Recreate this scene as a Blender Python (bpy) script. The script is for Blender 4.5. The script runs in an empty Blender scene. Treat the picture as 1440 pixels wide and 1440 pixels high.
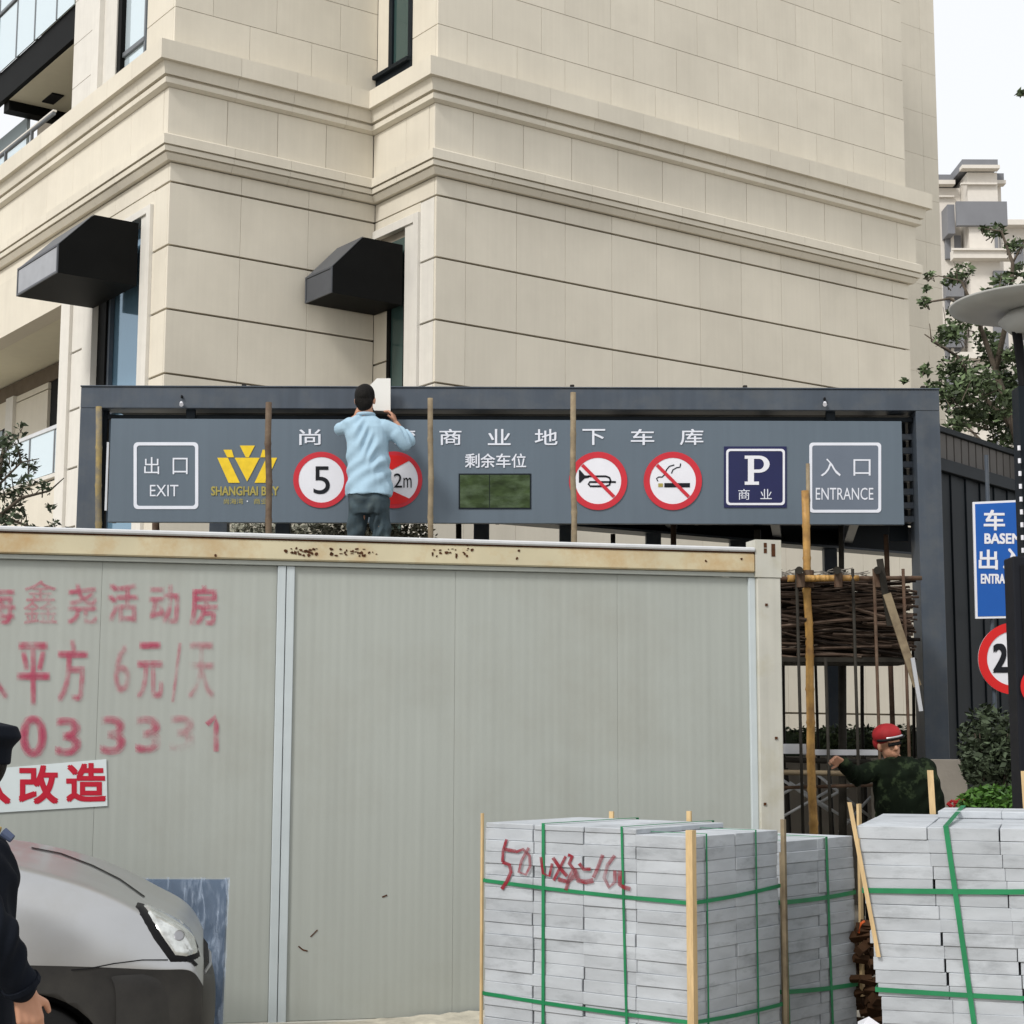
import bpy, bmesh, math, random
import numpy as np
from mathutils import Vector, Matrix
random.seed(7)
R = math.radians
scene = bpy.context.scene
C = scene.collection

# ------------------------------------------------------------------ camera
FPX = 2402.0          # focal length in pixels of a 1440 px wide picture
PITCH, ROLL, EYE = 0.1318, 0.0034, 1.65
cp, sp = math.cos(PITCH), math.sin(PITCH)
_r = Vector((1, 0, 0)); _u = Vector((0, -sp, cp)); _f = Vector((0, cp, sp))
cr, sr = math.cos(ROLL), math.sin(ROLL)
CR = _r * cr + _u * sr; CU = _u * cr - _r * sr
EYEP = Vector((0, 0, EYE))
cam_data = bpy.data.cameras.new("camera"); cam = bpy.data.objects.new("camera", cam_data); C.objects.link(cam)
cam_data.sensor_width = 36; cam_data.lens = 36 * FPX / 1440
cam_data.clip_start = 0.1; cam_data.clip_end = 2000
m3 = Matrix((CR, CU, -_f)).transposed()
cam.matrix_world = Matrix.Translation(EYEP) @ m3.to_4x4()
scene.camera = cam

# ------------------------------------------------------------------ light
SUN_EL, SUN_AZ = R(42), R(221)      # azimuth clockwise from +Y: the sun stands behind the viewer, to the left
world = bpy.data.worlds.new("World"); scene.world = world; world.use_nodes = True
wn = world.node_tree; wn.nodes.clear()
sky = wn.nodes.new('ShaderNodeTexSky'); sky.sky_type = 'NISHITA'; sky.sun_disc = False
sky.sun_elevation = SUN_EL; sky.sun_rotation = SUN_AZ; sky.dust_density = 4.0; sky.air_density = 1.0
mixw = wn.nodes.new('ShaderNodeMix'); mixw.data_type = 'RGBA'; mixw.inputs[0].default_value = 0.80
mixw.inputs[7].default_value = (10.6, 10.7, 10.8, 1)      # even overcast veil over the clear sky
bg = wn.nodes.new('ShaderNodeBackground'); bg.inputs[1].default_value = 0.10
wo = wn.nodes.new('ShaderNodeOutputWorld')
wn.links.new(sky.outputs[0], mixw.inputs[6]); wn.links.new(mixw.outputs[2], bg.inputs[0]); wn.links.new(bg.outputs[0], wo.inputs[0])
sl = bpy.data.lights.new("sun", 'SUN'); sl.energy = 2.1; sl.angle = R(12); sl.color = (1, .98, .95)
so = bpy.data.objects.new("sun", sl); C.objects.link(so)
sd = Vector((math.sin(SUN_AZ) * math.cos(SUN_EL), math.cos(SUN_AZ) * math.cos(SUN_EL), math.sin(SUN_EL)))
so.rotation_euler = sd.to_track_quat('Z', 'Y').to_euler(); so.location = (-8, -10, 20)
scene.view_settings.view_transform = 'Standard'; scene.view_settings.look = 'None'
scene.view_settings.exposure = 0.12; scene.view_settings.gamma = 1.0
scene.view_settings.use_curve_mapping = False
scene.render.engine = 'CYCLES'
scene.cycles.max_bounces = 6
scene.cycles.transparent_max_bounces = 32

# ------------------------------------------------------------------ surveying helpers
def ray(px, py):
    return CR * ((px - 720) / FPX) + CU * (-(py - 720) / FPX) + _f
def at(px, py, Y):
    """the place in the world that the survey line (px,py) meets at distance Y"""
    d = ray(px, py); return EYEP + d * (Y / d.y)
class Plane:
    """upright plane: origin o, horizontal unit axis ex; out = normal towards the viewer"""
    def __init__(s, o, ex):
        s.o = Vector(o); s.ex = Vector(ex).normalized(); s.ez = Vector((0, 0, 1)); s.n = s.ex.cross(s.ez)
        s.n.normalize()
    def hit(s, px, py):
        d = ray(px, py); t = (s.o - EYEP).dot(s.n) / d.dot(s.n); p = EYEP + d * t - s.o
        return p.dot(s.ex), p.z
    def w(s, a, b, out=0.0):
        return s.o + s.ex * a + s.ez * b + s.n * out

# ------------------------------------------------------------------ materials
def nd(nt, t, **k):
    n = nt.nodes.new(t)
    for a, b in k.items(): setattr(n, a, b)
    return n
def mat(name, col, rough=.7, metal=0., var=.08, scale=6., bump=0., bscale=60., obj_var=0., streak=0., dirt=None, dirt_amt=0., dirt_scale=3., coat=0., spec=None, stretch=None, dlo=.45, dhi=.72, isl=0., wave=False):
    m = bpy.data.materials.new(name); m.use_nodes = True
    nt = m.node_tree; b = nt.nodes['Principled BSDF']
    L = nt.links.new
    pos = nd(nt, 'ShaderNodeNewGeometry').outputs['Position']
    mp = nd(nt, 'ShaderNodeMapping'); L(pos, mp.inputs[0])
    if stretch: mp.inputs['Scale'].default_value = stretch
    n1 = nd(nt, 'ShaderNodeTexNoise'); n1.inputs['Scale'].default_value = scale; n1.inputs['Detail'].default_value = 5; L(mp.outputs[0], n1.inputs[0])
    mr = nd(nt, 'ShaderNodeMapRange'); mr.inputs[3].default_value = 1 - var; mr.inputs[4].default_value = 1 + var
    mr.inputs[1].default_value = .25; mr.inputs[2].default_value = .75
    L(n1.outputs[0], mr.inputs[0]); fac = mr.outputs[0]
    def mul(a, bb):
        q = nd(nt, 'ShaderNodeMath', operation='MULTIPLY'); L(a, q.inputs[0]); L(bb, q.inputs[1]); return q.outputs[0]
    if obj_var:
        oi = nd(nt, 'ShaderNodeObjectInfo'); r2 = nd(nt, 'ShaderNodeMapRange'); r2.inputs[3].default_value = 1 - obj_var; r2.inputs[4].default_value = 1 + obj_var
        L(oi.outputs['Random'], r2.inputs[0]); fac = mul(fac, r2.outputs[0])
    if isl:
        gi = nd(nt, 'ShaderNodeNewGeometry'); r2 = nd(nt, 'ShaderNodeMapRange'); r2.inputs[3].default_value = 1 - isl; r2.inputs[4].default_value = 1 + isl
        L(gi.outputs['Random Per Island'], r2.inputs[0]); fac = mul(fac, r2.outputs[0])
    if streak:
        m2 = nd(nt, 'ShaderNodeMapping'); m2.inputs['Scale'].default_value = (9, 9, .35); L(pos, m2.inputs[0])
        n2 = nd(nt, 'ShaderNodeTexNoise'); n2.inputs['Scale'].default_value = 2.2; n2.inputs['Detail'].default_value = 4; L(m2.outputs[0], n2.inputs[0])
        r3 = nd(nt, 'ShaderNodeMapRange'); r3.inputs[1].default_value = .3; r3.inputs[2].default_value = .7; r3.inputs[3].default_value = 1 - streak; r3.inputs[4].default_value = 1 + streak * .5
        L(n2.outputs[0], r3.inputs[0]); fac = mul(fac, r3.outputs[0])
    vm = nd(nt, 'ShaderNodeVectorMath', operation='SCALE'); vm.inputs[0].default_value = col[:3]; L(fac, vm.inputs['Scale'])
    out = vm.outputs[0]
    if dirt:
        n4 = nd(nt, 'ShaderNodeTexNoise'); n4.inputs['Scale'].default_value = dirt_scale; n4.inputs['Detail'].default_value = 8; n4.inputs['Roughness'].default_value = .65
        L(mp.outputs[0], n4.inputs[0])
        r4 = nd(nt, 'ShaderNodeMapRange'); r4.inputs[1].default_value = dlo; r4.inputs[2].default_value = dhi; r4.inputs[4].default_value = dirt_amt
        L(n4.outputs[0], r4.inputs[0])
        mx = nd(nt, 'ShaderNodeMix', data_type='RGBA'); L(r4.outputs[0], mx.inputs[0]); L(out, mx.inputs[6]); mx.inputs[7].default_value = (*dirt, 1); out = mx.outputs[2]
    L(out, b.inputs['Base Color'])
    b.inputs['Roughness'].default_value = rough; b.inputs['Metallic'].default_value = metal
    if coat: b.inputs['Coat Weight'].default_value = coat; b.inputs['Coat Roughness'].default_value = .06
    if spec is None: spec = .12 if max(col) < .06 else .3
    b.inputs['Specular IOR Level'].default_value = spec
    if wave:
        tc = nd(nt, 'ShaderNodeTexCoord'); wv = nd(nt, 'ShaderNodeTexWave', wave_type='BANDS', bands_direction='X'); wv.inputs['Scale'].default_value = 6.2; wv.inputs['Distortion'].default_value = .3
        L(tc.outputs['Object'], wv.inputs[0]); bw = nd(nt, 'ShaderNodeBump'); bw.inputs['Strength'].default_value = .35; bw.inputs['Distance'].default_value = .0016
        L(wv.outputs[1], bw.inputs['Height']); L(bw.outputs[0], b.inputs['Normal'])
    if bump:
        n3 = nd(nt, 'ShaderNodeTexNoise'); n3.inputs['Scale'].default_value = bscale; n3.inputs['Detail'].default_value = 4; L(mp.outputs[0], n3.inputs[0])
        bp = nd(nt, 'ShaderNodeBump'); bp.inputs['Strength'].default_value = bump; bp.inputs['Distance'].default_value = .01
        L(n3.outputs[0], bp.inputs['Height']); L(bp.outputs[0], b.inputs['Normal'])
    return m

def glassy(name, col, rough=.05, alpha=1.0, metal=.0, spec=.8):
    m = bpy.data.materials.new(name); m.use_nodes = True; b = m.node_tree.nodes['Principled BSDF']
    b.inputs['Base Color'].default_value = (*col, 1); b.inputs['Roughness'].default_value = rough
    b.inputs['Alpha'].default_value = alpha; b.inputs['Metallic'].default_value = metal; b.inputs['Specular IOR Level'].default_value = spec
    return m
def spray(name, col, cover=.6, scale=14., lo=.3):
    """thin sprayed paint: pigment that lets the wall through where it is faint"""
    m = bpy.data.materials.new(name); m.use_nodes = True; nt = m.node_tree; b = nt.nodes['Principled BSDF']; L = nt.links.new
    b.inputs['Base Color'].default_value = (*col, 1); b.inputs['Roughness'].default_value = .8
    pos = nd(nt, 'ShaderNodeNewGeometry').outputs['Position']
    n = nd(nt, 'ShaderNodeTexNoise'); n.inputs['Scale'].default_value = scale; n.inputs['Detail'].default_value = 6; L(pos, n.inputs[0])
    n2 = nd(nt, 'ShaderNodeTexNoise'); n2.inputs['Scale'].default_value = 4.; n2.inputs['Detail'].default_value = 2; L(pos, n2.inputs[0])
    ad = nd(nt, 'ShaderNodeMath', operation='ADD'); L(n.outputs[0], ad.inputs[0]); L(n2.outputs[0], ad.inputs[1])
    r = nd(nt, 'ShaderNodeMapRange'); r.inputs[1].default_value = .7; r.inputs[2].default_value = 1.25; r.inputs[3].default_value = lo; r.inputs[4].default_value = cover
    L(ad.outputs[0], r.inputs[0]); L(r.outputs[0], b.inputs['Alpha'])
    return m

M = {}
M['stone'] = mat('limestone', (.66, .612, .512), .75, var=.045, scale=1.3, obj_var=.035, streak=.025, dirt=(.42, .38, .31), dirt_amt=.22, dirt_scale=.8, bump=.15, bscale=90)
M['stone_back'] = mat('stone joint', (.24, .21, .165), .9, var=.1)
M['white_stone'] = mat('white reveal stone', (.65, .625, .57), .75, var=.04, obj_var=.03, streak=.04)
M['dark_metal'] = mat('black awning metal', (.005, .0052, .005), .6, var=.2, scale=3, spec=.08)
M['awning_front'] = mat('grey awning fascia', (.075, .08, .09), .45, var=.1, scale=5)
M['awning_pale'] = mat('pale awning fascia', (.30, .31, .33), .4, var=.1, scale=5)
M['frame'] = mat('blue grey steel paint', (.060, .075, .096), .42, var=.12, scale=2.5, streak=.10, dirt=(.12, .12, .11), dirt_amt=.35, dirt_scale=5)
M['frame_dark'] = mat('dark steel paint', (.009, .013, .017), .5, var=.2, scale=3, streak=.1)
M['board'] = mat('sign board grey', (.105, .135, .165), .38, var=.05, scale=1.2, streak=.04)
M['black'] = mat('black', (.008, .008, .009), .6, var=.1)
M['blackpaint'] = mat('black paint', (.012, .013, .017), .5, var=.1)
M['print_white'] = mat('white print', (.66, .68, .74), .5, var=.04)
M['sign_white'] = mat('white sign sheet', (.70, .70, .74), .45, var=.03)
M['red'] = mat('sign red', (.50, .022, .035), .45, var=.08)
M['bright_red'] = mat('bright red', (.58, .012, .012), .45, var=.08)
M['navy'] = mat('navy', (.012, .015, .07), .4, var=.08)
M['yellow'] = mat('logo yellow', (.72, .50, .02), .4, var=.1, scale=20)
M['gold'] = mat('faint gold', (.33, .28, .07), .5, var=.1)
M['blue'] = mat('sign blue', (.006, .085, .36), .35, var=.15, scale=1.2)
M['screen'] = mat('screen with painted reflections', (.035, .055, .02), .18, var=.5, scale=9, stretch=(1, 1, 2.2), dirt=(.14, .19, .12), dirt_amt=.5, dirt_scale=5)  # noise and dirt tone here paint green reflections onto the glossy screen
M['bamboo'] = mat('yellow bamboo', (.42, .24, .07), .5, var=.25, scale=9, dirt=(.12, .05, .02), dirt_amt=.7, dirt_scale=7)
M['bamboo_old'] = mat('greyed yellow bamboo', (.30, .22, .08), .6, var=.3, scale=9, dirt=(.13, .12, .10), dirt_amt=.9, dirt_scale=5, dlo=.42, dhi=.6)
M['bamboo_grey'] = mat('weathered bamboo', (.24, .19, .12), .7, var=.25, scale=12, dirt=(.08, .05, .03), dirt_amt=.6, dirt_scale=9)
M['pole_brown'] = mat('brown pole', (.12, .085, .055), .7, var=.3, scale=12, dirt=(.06, .03, .02), dirt_amt=.7, dirt_scale=9)
M['bamboo_dark'] = mat('rusty brown pole', (.07, .038, .022), .7, var=.35, scale=12, dirt=(.16, .12, .08), dirt_amt=.5, dirt_scale=9)
M['tube_dark'] = mat('dark scaffold tube', (.028, .025, .02), .6, var=.3, scale=12)
M['sticks'] = mat('stick pile', (.050, .034, .025), .8, var=.4, scale=15, isl=.9, dirt=(.24, .19, .15), dirt_amt=.7, dirt_scale=6, stretch=(1, 8, 8), dlo=.55, dhi=.7)  # dirt tone here paints pale lit edges along the dark sticks
M['wood'] = mat('raw pine batten', (.58, .42, .22), .7, var=.12, scale=18, stretch=(6, 6, 1), dirt=(.3, .2, .1), dirt_amt=.4)
M['panel'] = mat('sandwich panel', (.372, .392, .358), .55, var=.03, scale=1.0, wave=True, streak=.04, dirt=(.24, .22, .17), dirt_amt=.35, dirt_scale=.9, dlo=.5, dhi=.8)
M['cream_rust'] = mat('cream beam with rust', (.56, .50, .34), .55, var=.1, scale=3, dirt=(.42, .22, .05), dirt_amt=.8, dirt_scale=2.6, dlo=.45, dhi=.72)
M['rust'] = mat('flaked rust', (.07, .025, .008), .85, var=.4, scale=40)
M['flash'] = mat('roof flashing', (.56, .57, .58), .4, var=.08, scale=4, streak=.05)
M['strip'] = mat('pale blue strip', (.50, .55, .56), .45, var=.05, streak=.05)
M['post'] = mat('off white post', (.50, .49, .43), .55, var=.06, streak=.08, dirt=(.35, .30, .15), dirt_amt=.5, dirt_scale=4, dlo=.5, dhi=.8)
M['banner'] = mat('banner vinyl', (.62, .68, .68), .5, var=.03)
M['banner_red'] = mat('banner red', (.47, .01, .03), .5, var=.06)
M['spray'] = spray('faded red spray paint', (.56, .07, .15), .32, 16., .03)
M['spray_faint'] = spray('very faint red spray paint', (.56, .09, .16), .16, 16., .01)
M['spray_slab'] = spray('dark red spray paint', (.24, .008, .02), 1.0, 30., .35)
M['slab'] = mat('grey granite slab', (.435, .46, .485), .8, var=.12, scale=5, obj_var=.09, bump=.35, bscale=160, dirt=(.16, .17, .18), dirt_amt=.7, dirt_scale=4.5, dlo=.52, dhi=.8, stretch=(1, 1, 3))
M['strap'] = mat('green strap', (.02, .20, .08), .35, var=.2, scale=6)
M['pallet'] = mat('pallet wood', (.25, .17, .09), .8, var=.2, scale=10)
M['ground'] = mat('dusty concrete', (.33, .30, .25), .9, var=.15, scale=2, bump=.4, bscale=25, dirt=(.16, .14, .11), dirt_amt=.6, dirt_scale=1.3)
M['sand'] = mat('pale rubble', (.46, .43, .35), .95, var=.25, scale=12, bump=.6, bscale=30)
M['silver'] = mat('silver car paint', (.45, .455, .46), .30, metal=.75, var=.05, scale=4, coat=.15, dirt=(.36, .35, .32), dirt_amt=.4, dirt_scale=3)
M['lower'] = mat('dark grey bumper plastic', (.028, .027, .026), .5, var=.15, scale=3, dirt=(.07, .066, .058), dirt_amt=.5, dirt_scale=2)
M['tyre'] = mat('tyre', (.012, .012, .012), .85, var=.2)
M['rim'] = mat('rim', (.35, .35, .36), .35, metal=.8, var=.05)
M['lamp_glass'] = mat('headlight lens', (.62, .64, .62), .12, metal=.5, var=.25, scale=22, dirt=(.22, .21, .19), dirt_amt=.7, dirt_scale=14)
M['car_glass'] = glassy('car glass', (.02, .025, .03), .04)
M['win_glass'] = glassy('window glass', (.16, .29, .40), .08, metal=.45)
M['win_dark'] = glassy('dark window glass', (.045, .085, .08), .06, metal=.2)
M['pale_glass'] = glassy('pale balustrade glass', (.62, .72, .76), .06, metal=.3)
M['steel_line'] = mat('grey mullion', (.13, .14, .15), .4, var=.1)
M['ceiling'] = mat('cream soffit', (.72, .68, .54), .8, var=.03)
M['brown_int'] = mat('brown interior', (.13, .10, .07), .8, var=.15)
M['far_stone'] = mat('far pale render', (.66, .62, .56), .8, var=.04)
M['far_grey'] = mat('far grey panel', (.19, .195, .21), .6, var=.12, scale=1)
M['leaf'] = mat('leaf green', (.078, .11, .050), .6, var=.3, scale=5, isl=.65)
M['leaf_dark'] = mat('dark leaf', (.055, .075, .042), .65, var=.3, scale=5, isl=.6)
M['leaf_pale'] = mat('pale dusty leaf', (.30, .30, .24), .7, var=.3, scale=5, isl=.6)
M['leaf_bright'] = mat('bright ground leaf', (.055, .13, .02), .5, var=.3, scale=6, isl=.55)
M['bark'] = mat('bark', (.10, .08, .06), .9, var=.3, scale=14, bump=.6)
M['skin'] = mat('skin', (.48, .25, .16), .5, var=.08, scale=8)
M['hair'] = mat('black hair', (.008, .007, .006), .6, var=.3, scale=40, bump=.8, bscale=120)
M['shirt'] = mat('pale blue shirt', (.33, .47, .57), .9, var=.06, scale=6, bump=.3, bscale=24)
M['jeans'] = mat('washed dark trousers', (.038, .058, .070), .9, var=.35, scale=7, dirt=(.10, .12, .11), dirt_amt=.5, dirt_scale=6, bump=.4, bscale=30)
M['camo'] = mat('camouflage cloth', (.005, .009, .0045), .95, var=.4, scale=8, dirt=(.028, .042, .020), dirt_amt=.9, dirt_scale=9, dlo=.53, dhi=.60, bump=.3, bscale=20)
M['helmet'] = mat('red helmet', (.30, .012, .016), .7, var=.35, scale=8)
M['uniform'] = mat('dark navy uniform', (.006, .008, .013), .9, var=.3, scale=5, bump=.3, bscale=16)
M['badge'] = mat('badge gold', (.42, .28, .05), .5, var=.3, scale=60)
M['badge_blue'] = mat('badge blue grey', (.06, .08, .14), .6, var=.1)
M['white_board'] = mat('white card', (.70, .69, .65), .7, var=.03)
M['shelf_grey'] = mat('sawn grey concrete', (.26, .235, .20), .85, var=.15, scale=3, bump=.2, bscale=40)
M['alu'] = mat('bright aluminium', (.55, .56, .58), .3, metal=.6, var=.1)
M['brown_box'] = mat('brown sack', (.055, .028, .014), .85, var=.4, scale=12)
M['orange'] = mat('orange rubber', (.55, .10, .02), .5, var=.2)
M['lamp_grey'] = mat('street lamp grey', (.36, .36, .34), .5, var=.08)
M['wrap_board'] = mat('blue grey board', (.07, .105, .16), .5, var=.1, scale=4)
M['brownpanel'] = mat('bronze fence panel', (.085, .078, .072), .6, var=.15, scale=3)

def film():
    m = bpy.data.materials.new('clear plastic film'); m.use_nodes = True; nt = m.node_tree; b = nt.nodes['Principled BSDF']; L = nt.links.new
    pos = nd(nt, 'ShaderNodeNewGeometry').outputs['Position']
    mp = nd(nt, 'ShaderNodeMapping'); mp.inputs['Rotation'].default_value = (0, R(35), 0); mp.inputs['Scale'].default_value = (9, 4, 1.6); L(pos, mp.inputs[0])
    n = nd(nt, 'ShaderNodeTexNoise'); n.inputs['Scale'].default_value = 3; n.inputs['Detail'].default_value = 7; n.inputs['Distortion'].default_value = 1.2; L(mp.outputs[0], n.inputs[0])
    r = nd(nt, 'ShaderNodeMapRange'); r.inputs[1].default_value = .50; r.inputs[2].default_value = .68; r.inputs[3].default_value = .10; r.inputs[4].default_value = .55; L(n.outputs[0], r.inputs[0])
    L(r.outputs[0], b.inputs['Alpha']); b.inputs['Base Color'].default_value = (.42, .50, .62, 1); b.inputs['Roughness'].default_value = .2
    bp = nd(nt, 'ShaderNodeBump'); bp.inputs['Strength'].default_value = .8; bp.inputs['Distance'].default_value = .02; L(n.outputs[0], bp.inputs['Height']); L(bp.outputs[0], b.inputs['Normal'])
    return m
M['film'] = film()

# ------------------------------------------------------------------ object helpers
def tag(o, label=None, cat=None, group=None, kind=None):
    if label: o['label'] = label
    if cat: o['category'] = cat
    if group: o['group'] = group
    if kind: o['kind'] = kind
    return o
def thing(name, loc, label, cat, rz=0., group=None):
    o = bpy.data.objects.new(name, None); C.objects.link(o); o.location = loc; o.rotation_euler = (0, 0, rz)
    return tag(o, label, cat, group)
def link(name, me, m, parent=None, loc=None, rot=None):
    o = bpy.data.objects.new(name, me); C.objects.link(o)
    if m is not None and not me.materials: me.materials.append(m)
    if parent: o.parent = parent
    if loc is not None: o.location = loc
    if rot is not None: o.rotation_euler = rot
    return o
_cache = {}
def box_mesh(sx, sy, sz, m, bev=.004):
    key = (round(sx, 3), round(sy, 3), round(sz, 3), m.name, bev)
    if key in _cache: return _cache[key]
    bm = bmesh.new(); bmesh.ops.create_cube(bm, size=1)
    for v in bm.verts: v.co = Vector((v.co.x * sx, v.co.y * sy, v.co.z * sz))
    if bev and min(sx, sy, sz) > 2.5 * bev:
        bmesh.ops.bevel(bm, geom=bm.edges[:], offset=bev, segments=1, affect='EDGES')
    me = bpy.data.meshes.new('box'); bm.to_mesh(me); bm.free(); me.materials.append(m)
    _cache[key] = me; return me
def box(name, lo, hi, m, parent=None, bev=.004, rot=None):
    s = [hi[i] - lo[i] for i in range(3)]; c = [(hi[i] + lo[i]) / 2 for i in range(3)]
    return link(name, box_mesh(s[0], s[1], s[2], m, bev), m, parent, c, rot)
def mesh(name, verts, faces, m, parent=None, smooth=False, recalc=True):
    me = bpy.data.meshes.new(name); me.from_pydata([tuple(v) for v in verts], [], faces)
    if recalc:
        bm = bmesh.new(); bm.from_mesh(me); bmesh.ops.recalc_face_normals(bm, faces=bm.faces[:]); bm.to_mesh(me); bm.free()
    if smooth: me.polygons.foreach_set('use_smooth', [True] * len(me.polygons))
    return link(name, me, m, parent)
class MB:
    """collects shapes that make up ONE piece"""
    def __init__(s): s.v = []; s.f = []
    def add(s, vs, fs):
        n = len(s.v); s.v += [tuple(v) for v in vs]; s.f += [[i + n for i in f] for f in fs]
    def box(s, lo, hi):
        x0, y0, z0 = lo; x1, y1, z1 = hi
        s.add([(x0, y0, z0), (x1, y0, z0), (x1, y1, z0), (x0, y1, z0), (x0, y0, z1), (x1, y0, z1), (x1, y1, z1), (x0, y1, z1)],
              [(0, 3, 2, 1), (4, 5, 6, 7), (0, 1, 5, 4), (1, 2, 6, 5), (2, 3, 7, 6), (3, 0, 4, 7)])
    def tube(s, pts, rad, n=8, cap=True):
        pts = [Vector(p) for p in pts]; rs = rad if isinstance(rad, (list, tuple)) else [rad] * len(pts)
        vs = []; fs = []
        for i, p in enumerate(pts):
            a = pts[max(i - 1, 0)]; b = pts[min(i + 1, len(pts) - 1)]; d = (b - a).normalized()
            h = Vector((0, 0, 1)) if abs(d.z) < .9 else Vector((1, 0, 0))
            x = d.cross(h).normalized(); y = d.cross(x)
            for k in range(n):
                t = 2 * math.pi * k / n; vs.append(p + (x * math.cos(t) + y * math.sin(t)) * rs[i])
        for i in range(len(pts) - 1):
            for k in range(n):
                k2 = (k + 1) % n; fs.append((i * n + k, i * n + k2, (i + 1) * n + k2, (i + 1) * n + k))
        if cap: fs.append(tuple(range(n))[::-1]); fs.append(tuple((len(pts) - 1) * n + k for k in range(n)))
        s.add(vs, fs)
    def prism(s, poly, axis, a, b):
        """poly = 2-D outline; axis 'x','y','z' = extrusion axis from a to b"""
        n = len(poly)
        def P(p, t):
            if axis == 'x': return (t, p[0], p[1])
            if axis == 'y': return (p[0], t, p[1])
            return (p[0], p[1], t)
        s.add([P(p, a) for p in poly] + [P(p, b) for p in poly],
              [tuple(range(n))[::-1], tuple(range(n, 2 * n))] + [(i, (i + 1) % n, n + (i + 1) % n, n + i) for i in range(n)])
    def build(s, name, m, parent=None, smooth=False):
        return mesh(name, s.v, s.f, m, parent, smooth)
def tube(name, pts, rad, m, parent=None, n=8, smooth=True):
    b = MB(); b.tube(pts, rad, n); o = b.build(name, m, parent, False)
    if smooth:
        for p in o.data.polygons: p.use_smooth = len(p.vertices) == 4
    return o
def poly_z(pts, name, m, parent, pl, out=.004, thick=.002, kind=None):
    """flat print on an upright plane: outline pts in pixels"""
    P2 = [pl.hit(*p) for p in pts]
    n = len(P2); vs = [pl.w(a, b, out) for a, b in P2] + [pl.w(a, b, out - thick) for a, b in P2]
    fs = [tuple(range(n)), tuple(range(n, 2 * n))[::-1]] + [(i, n + i, n + (i + 1) % n, (i + 1) % n) for i in range(n)]
    o = mesh(name, vs, fs, m); reparent(o, parent); return o
def reparent(o, parent):
    if parent is not None:
        o.parent = parent; bpy.context.view_layer.update()
        o.matrix_parent_inverse = parent.matrix_world.inverted()
    return o
def rrect(x0, y0, x1, y1, r, n=5):
    pts = []
    for cx, cy, a0 in ((x1 - r, y0 + r, -90), (x1 - r, y1 - r, 0), (x0 + r, y1 - r, 90), (x0 + r, y0 + r, 180)):
        for k in range(n + 1):
            a = R(a0 + 90 * k / n); pts.append((cx + r * math.cos(a), cy + r * math.sin(a)))
    return pts
def ring(outer, inner, name, m, parent, pl, out=.005, thick=.003):
    O = [pl.hit(*p) for p in outer]; I = [pl.hit(*p) for p in inner]; n = len(O)
    vs = [pl.w(a, b, out) for a, b in O] + [pl.w(a, b, out) for a, b in I] + [pl.w(a, b, out - thick) for a, b in O] + [pl.w(a, b, out - thick) for a, b in I]
    fs = []
    for i in range(n):
        j = (i + 1) % n
        fs += [(i, j, n + j, n + i), (2 * n + i, 3 * n + i, 3 * n + j, 2 * n + j), (i, 2 * n + i, 2 * n + j, j), (n + i, n + j, 3 * n + j, 3 * n + i)]
    return reparent(mesh(name, vs, fs, m), parent)
def circ(cx, cy, r, n=40): return [(cx + r * math.cos(2 * math.pi * k / n), cy + r * math.sin(2 * math.pi * k / n)) for k in range(n)]

_gl = {}
def glyph_mesh(ch, bold, res):
    key = (ch, bold, res)
    if key in _gl: return _gl[key]
    cu = bpy.data.curves.new('t', 'FONT'); cu.body = ch; cu.offset = bold; cu.resolution_u = res; cu.fill_mode = 'BOTH'
    o = bpy.data.objects.new('t', cu); C.objects.link(o); bpy.context.view_layer.update()
    me = bpy.data.meshes.new_from_object(o.evaluated_get(bpy.context.evaluated_depsgraph_get()))
    bpy.data.objects.remove(o); bpy.data.curves.remove(cu)
    v = np.empty(len(me.vertices) * 3); me.vertices.foreach_get('co', v); v = v.reshape(-1, 3)
    f = [tuple(p.vertices) for p in me.polygons]; bpy.data.meshes.remove(me)
    _gl[key] = (v, f); return v, f
def glyph(ch, rect, pl, m, parent, name='lettering', out=.006, bold=0., res=3, shear=0.):
    """write ch so that its ink fills the pixel rectangle rect on plane pl; bold = stroke thickening in pixels (overprinted copies)"""
    v, f = glyph_mesh(ch, 0.0, res)
    if len(v) == 0: return None
    lo = v.min(0); hi = v.max(0); d = np.maximum(hi - lo, 1e-6); h = bold / 2
    sh = [(0, 0)] if bold <= 0 else [(-h, -h), (h, -h), (h, h), (-h, h), (0, 0)]
    vs = []; fs = []
    for k, (ox, oy) in enumerate(sh):
        n = len(vs)
        for p in v:
            s = (p[0] - lo[0]) / d[0]; t = (p[1] - lo[1]) / d[1]
            a, b = pl.hit(rect[0] + h + s * (rect[2] - rect[0] - bold) + shear * t + ox, rect[3] - h + t * (rect[1] - rect[3] + bold) + oy)
            vs.append(pl.w(a, b, out + k * .0004))
        fs += [tuple(i + n for i in q) for q in f]
    o = mesh(name, vs, fs, m, recalc=False)
    return reparent(o, parent)
def stroke(px, w, pl, m, parent, name='painted_mark', out=.005):
    """a brush / nozzle stroke through pixel points, w pixels wide"""
    vs = []; fs = []
    P = [Vector((p[0], p[1], 0)) for p in px]
    for i, p in enumerate(P):
        d = (P[min(i + 1, len(P) - 1)] - P[max(i - 1, 0)]).normalized(); nrm = Vector((-d.y, d.x, 0)) * w / 2
        for q in (p + nrm, p - nrm):
            a, b = pl.hit(q.x, q.y); vs.append(pl.w(a, b, out))
    for i in range(len(P) - 1): fs.append((2 * i, 2 * i + 1, 2 * i + 3, 2 * i + 2))
    return reparent(mesh(name, vs, fs, m, recalc=False), parent)

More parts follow.
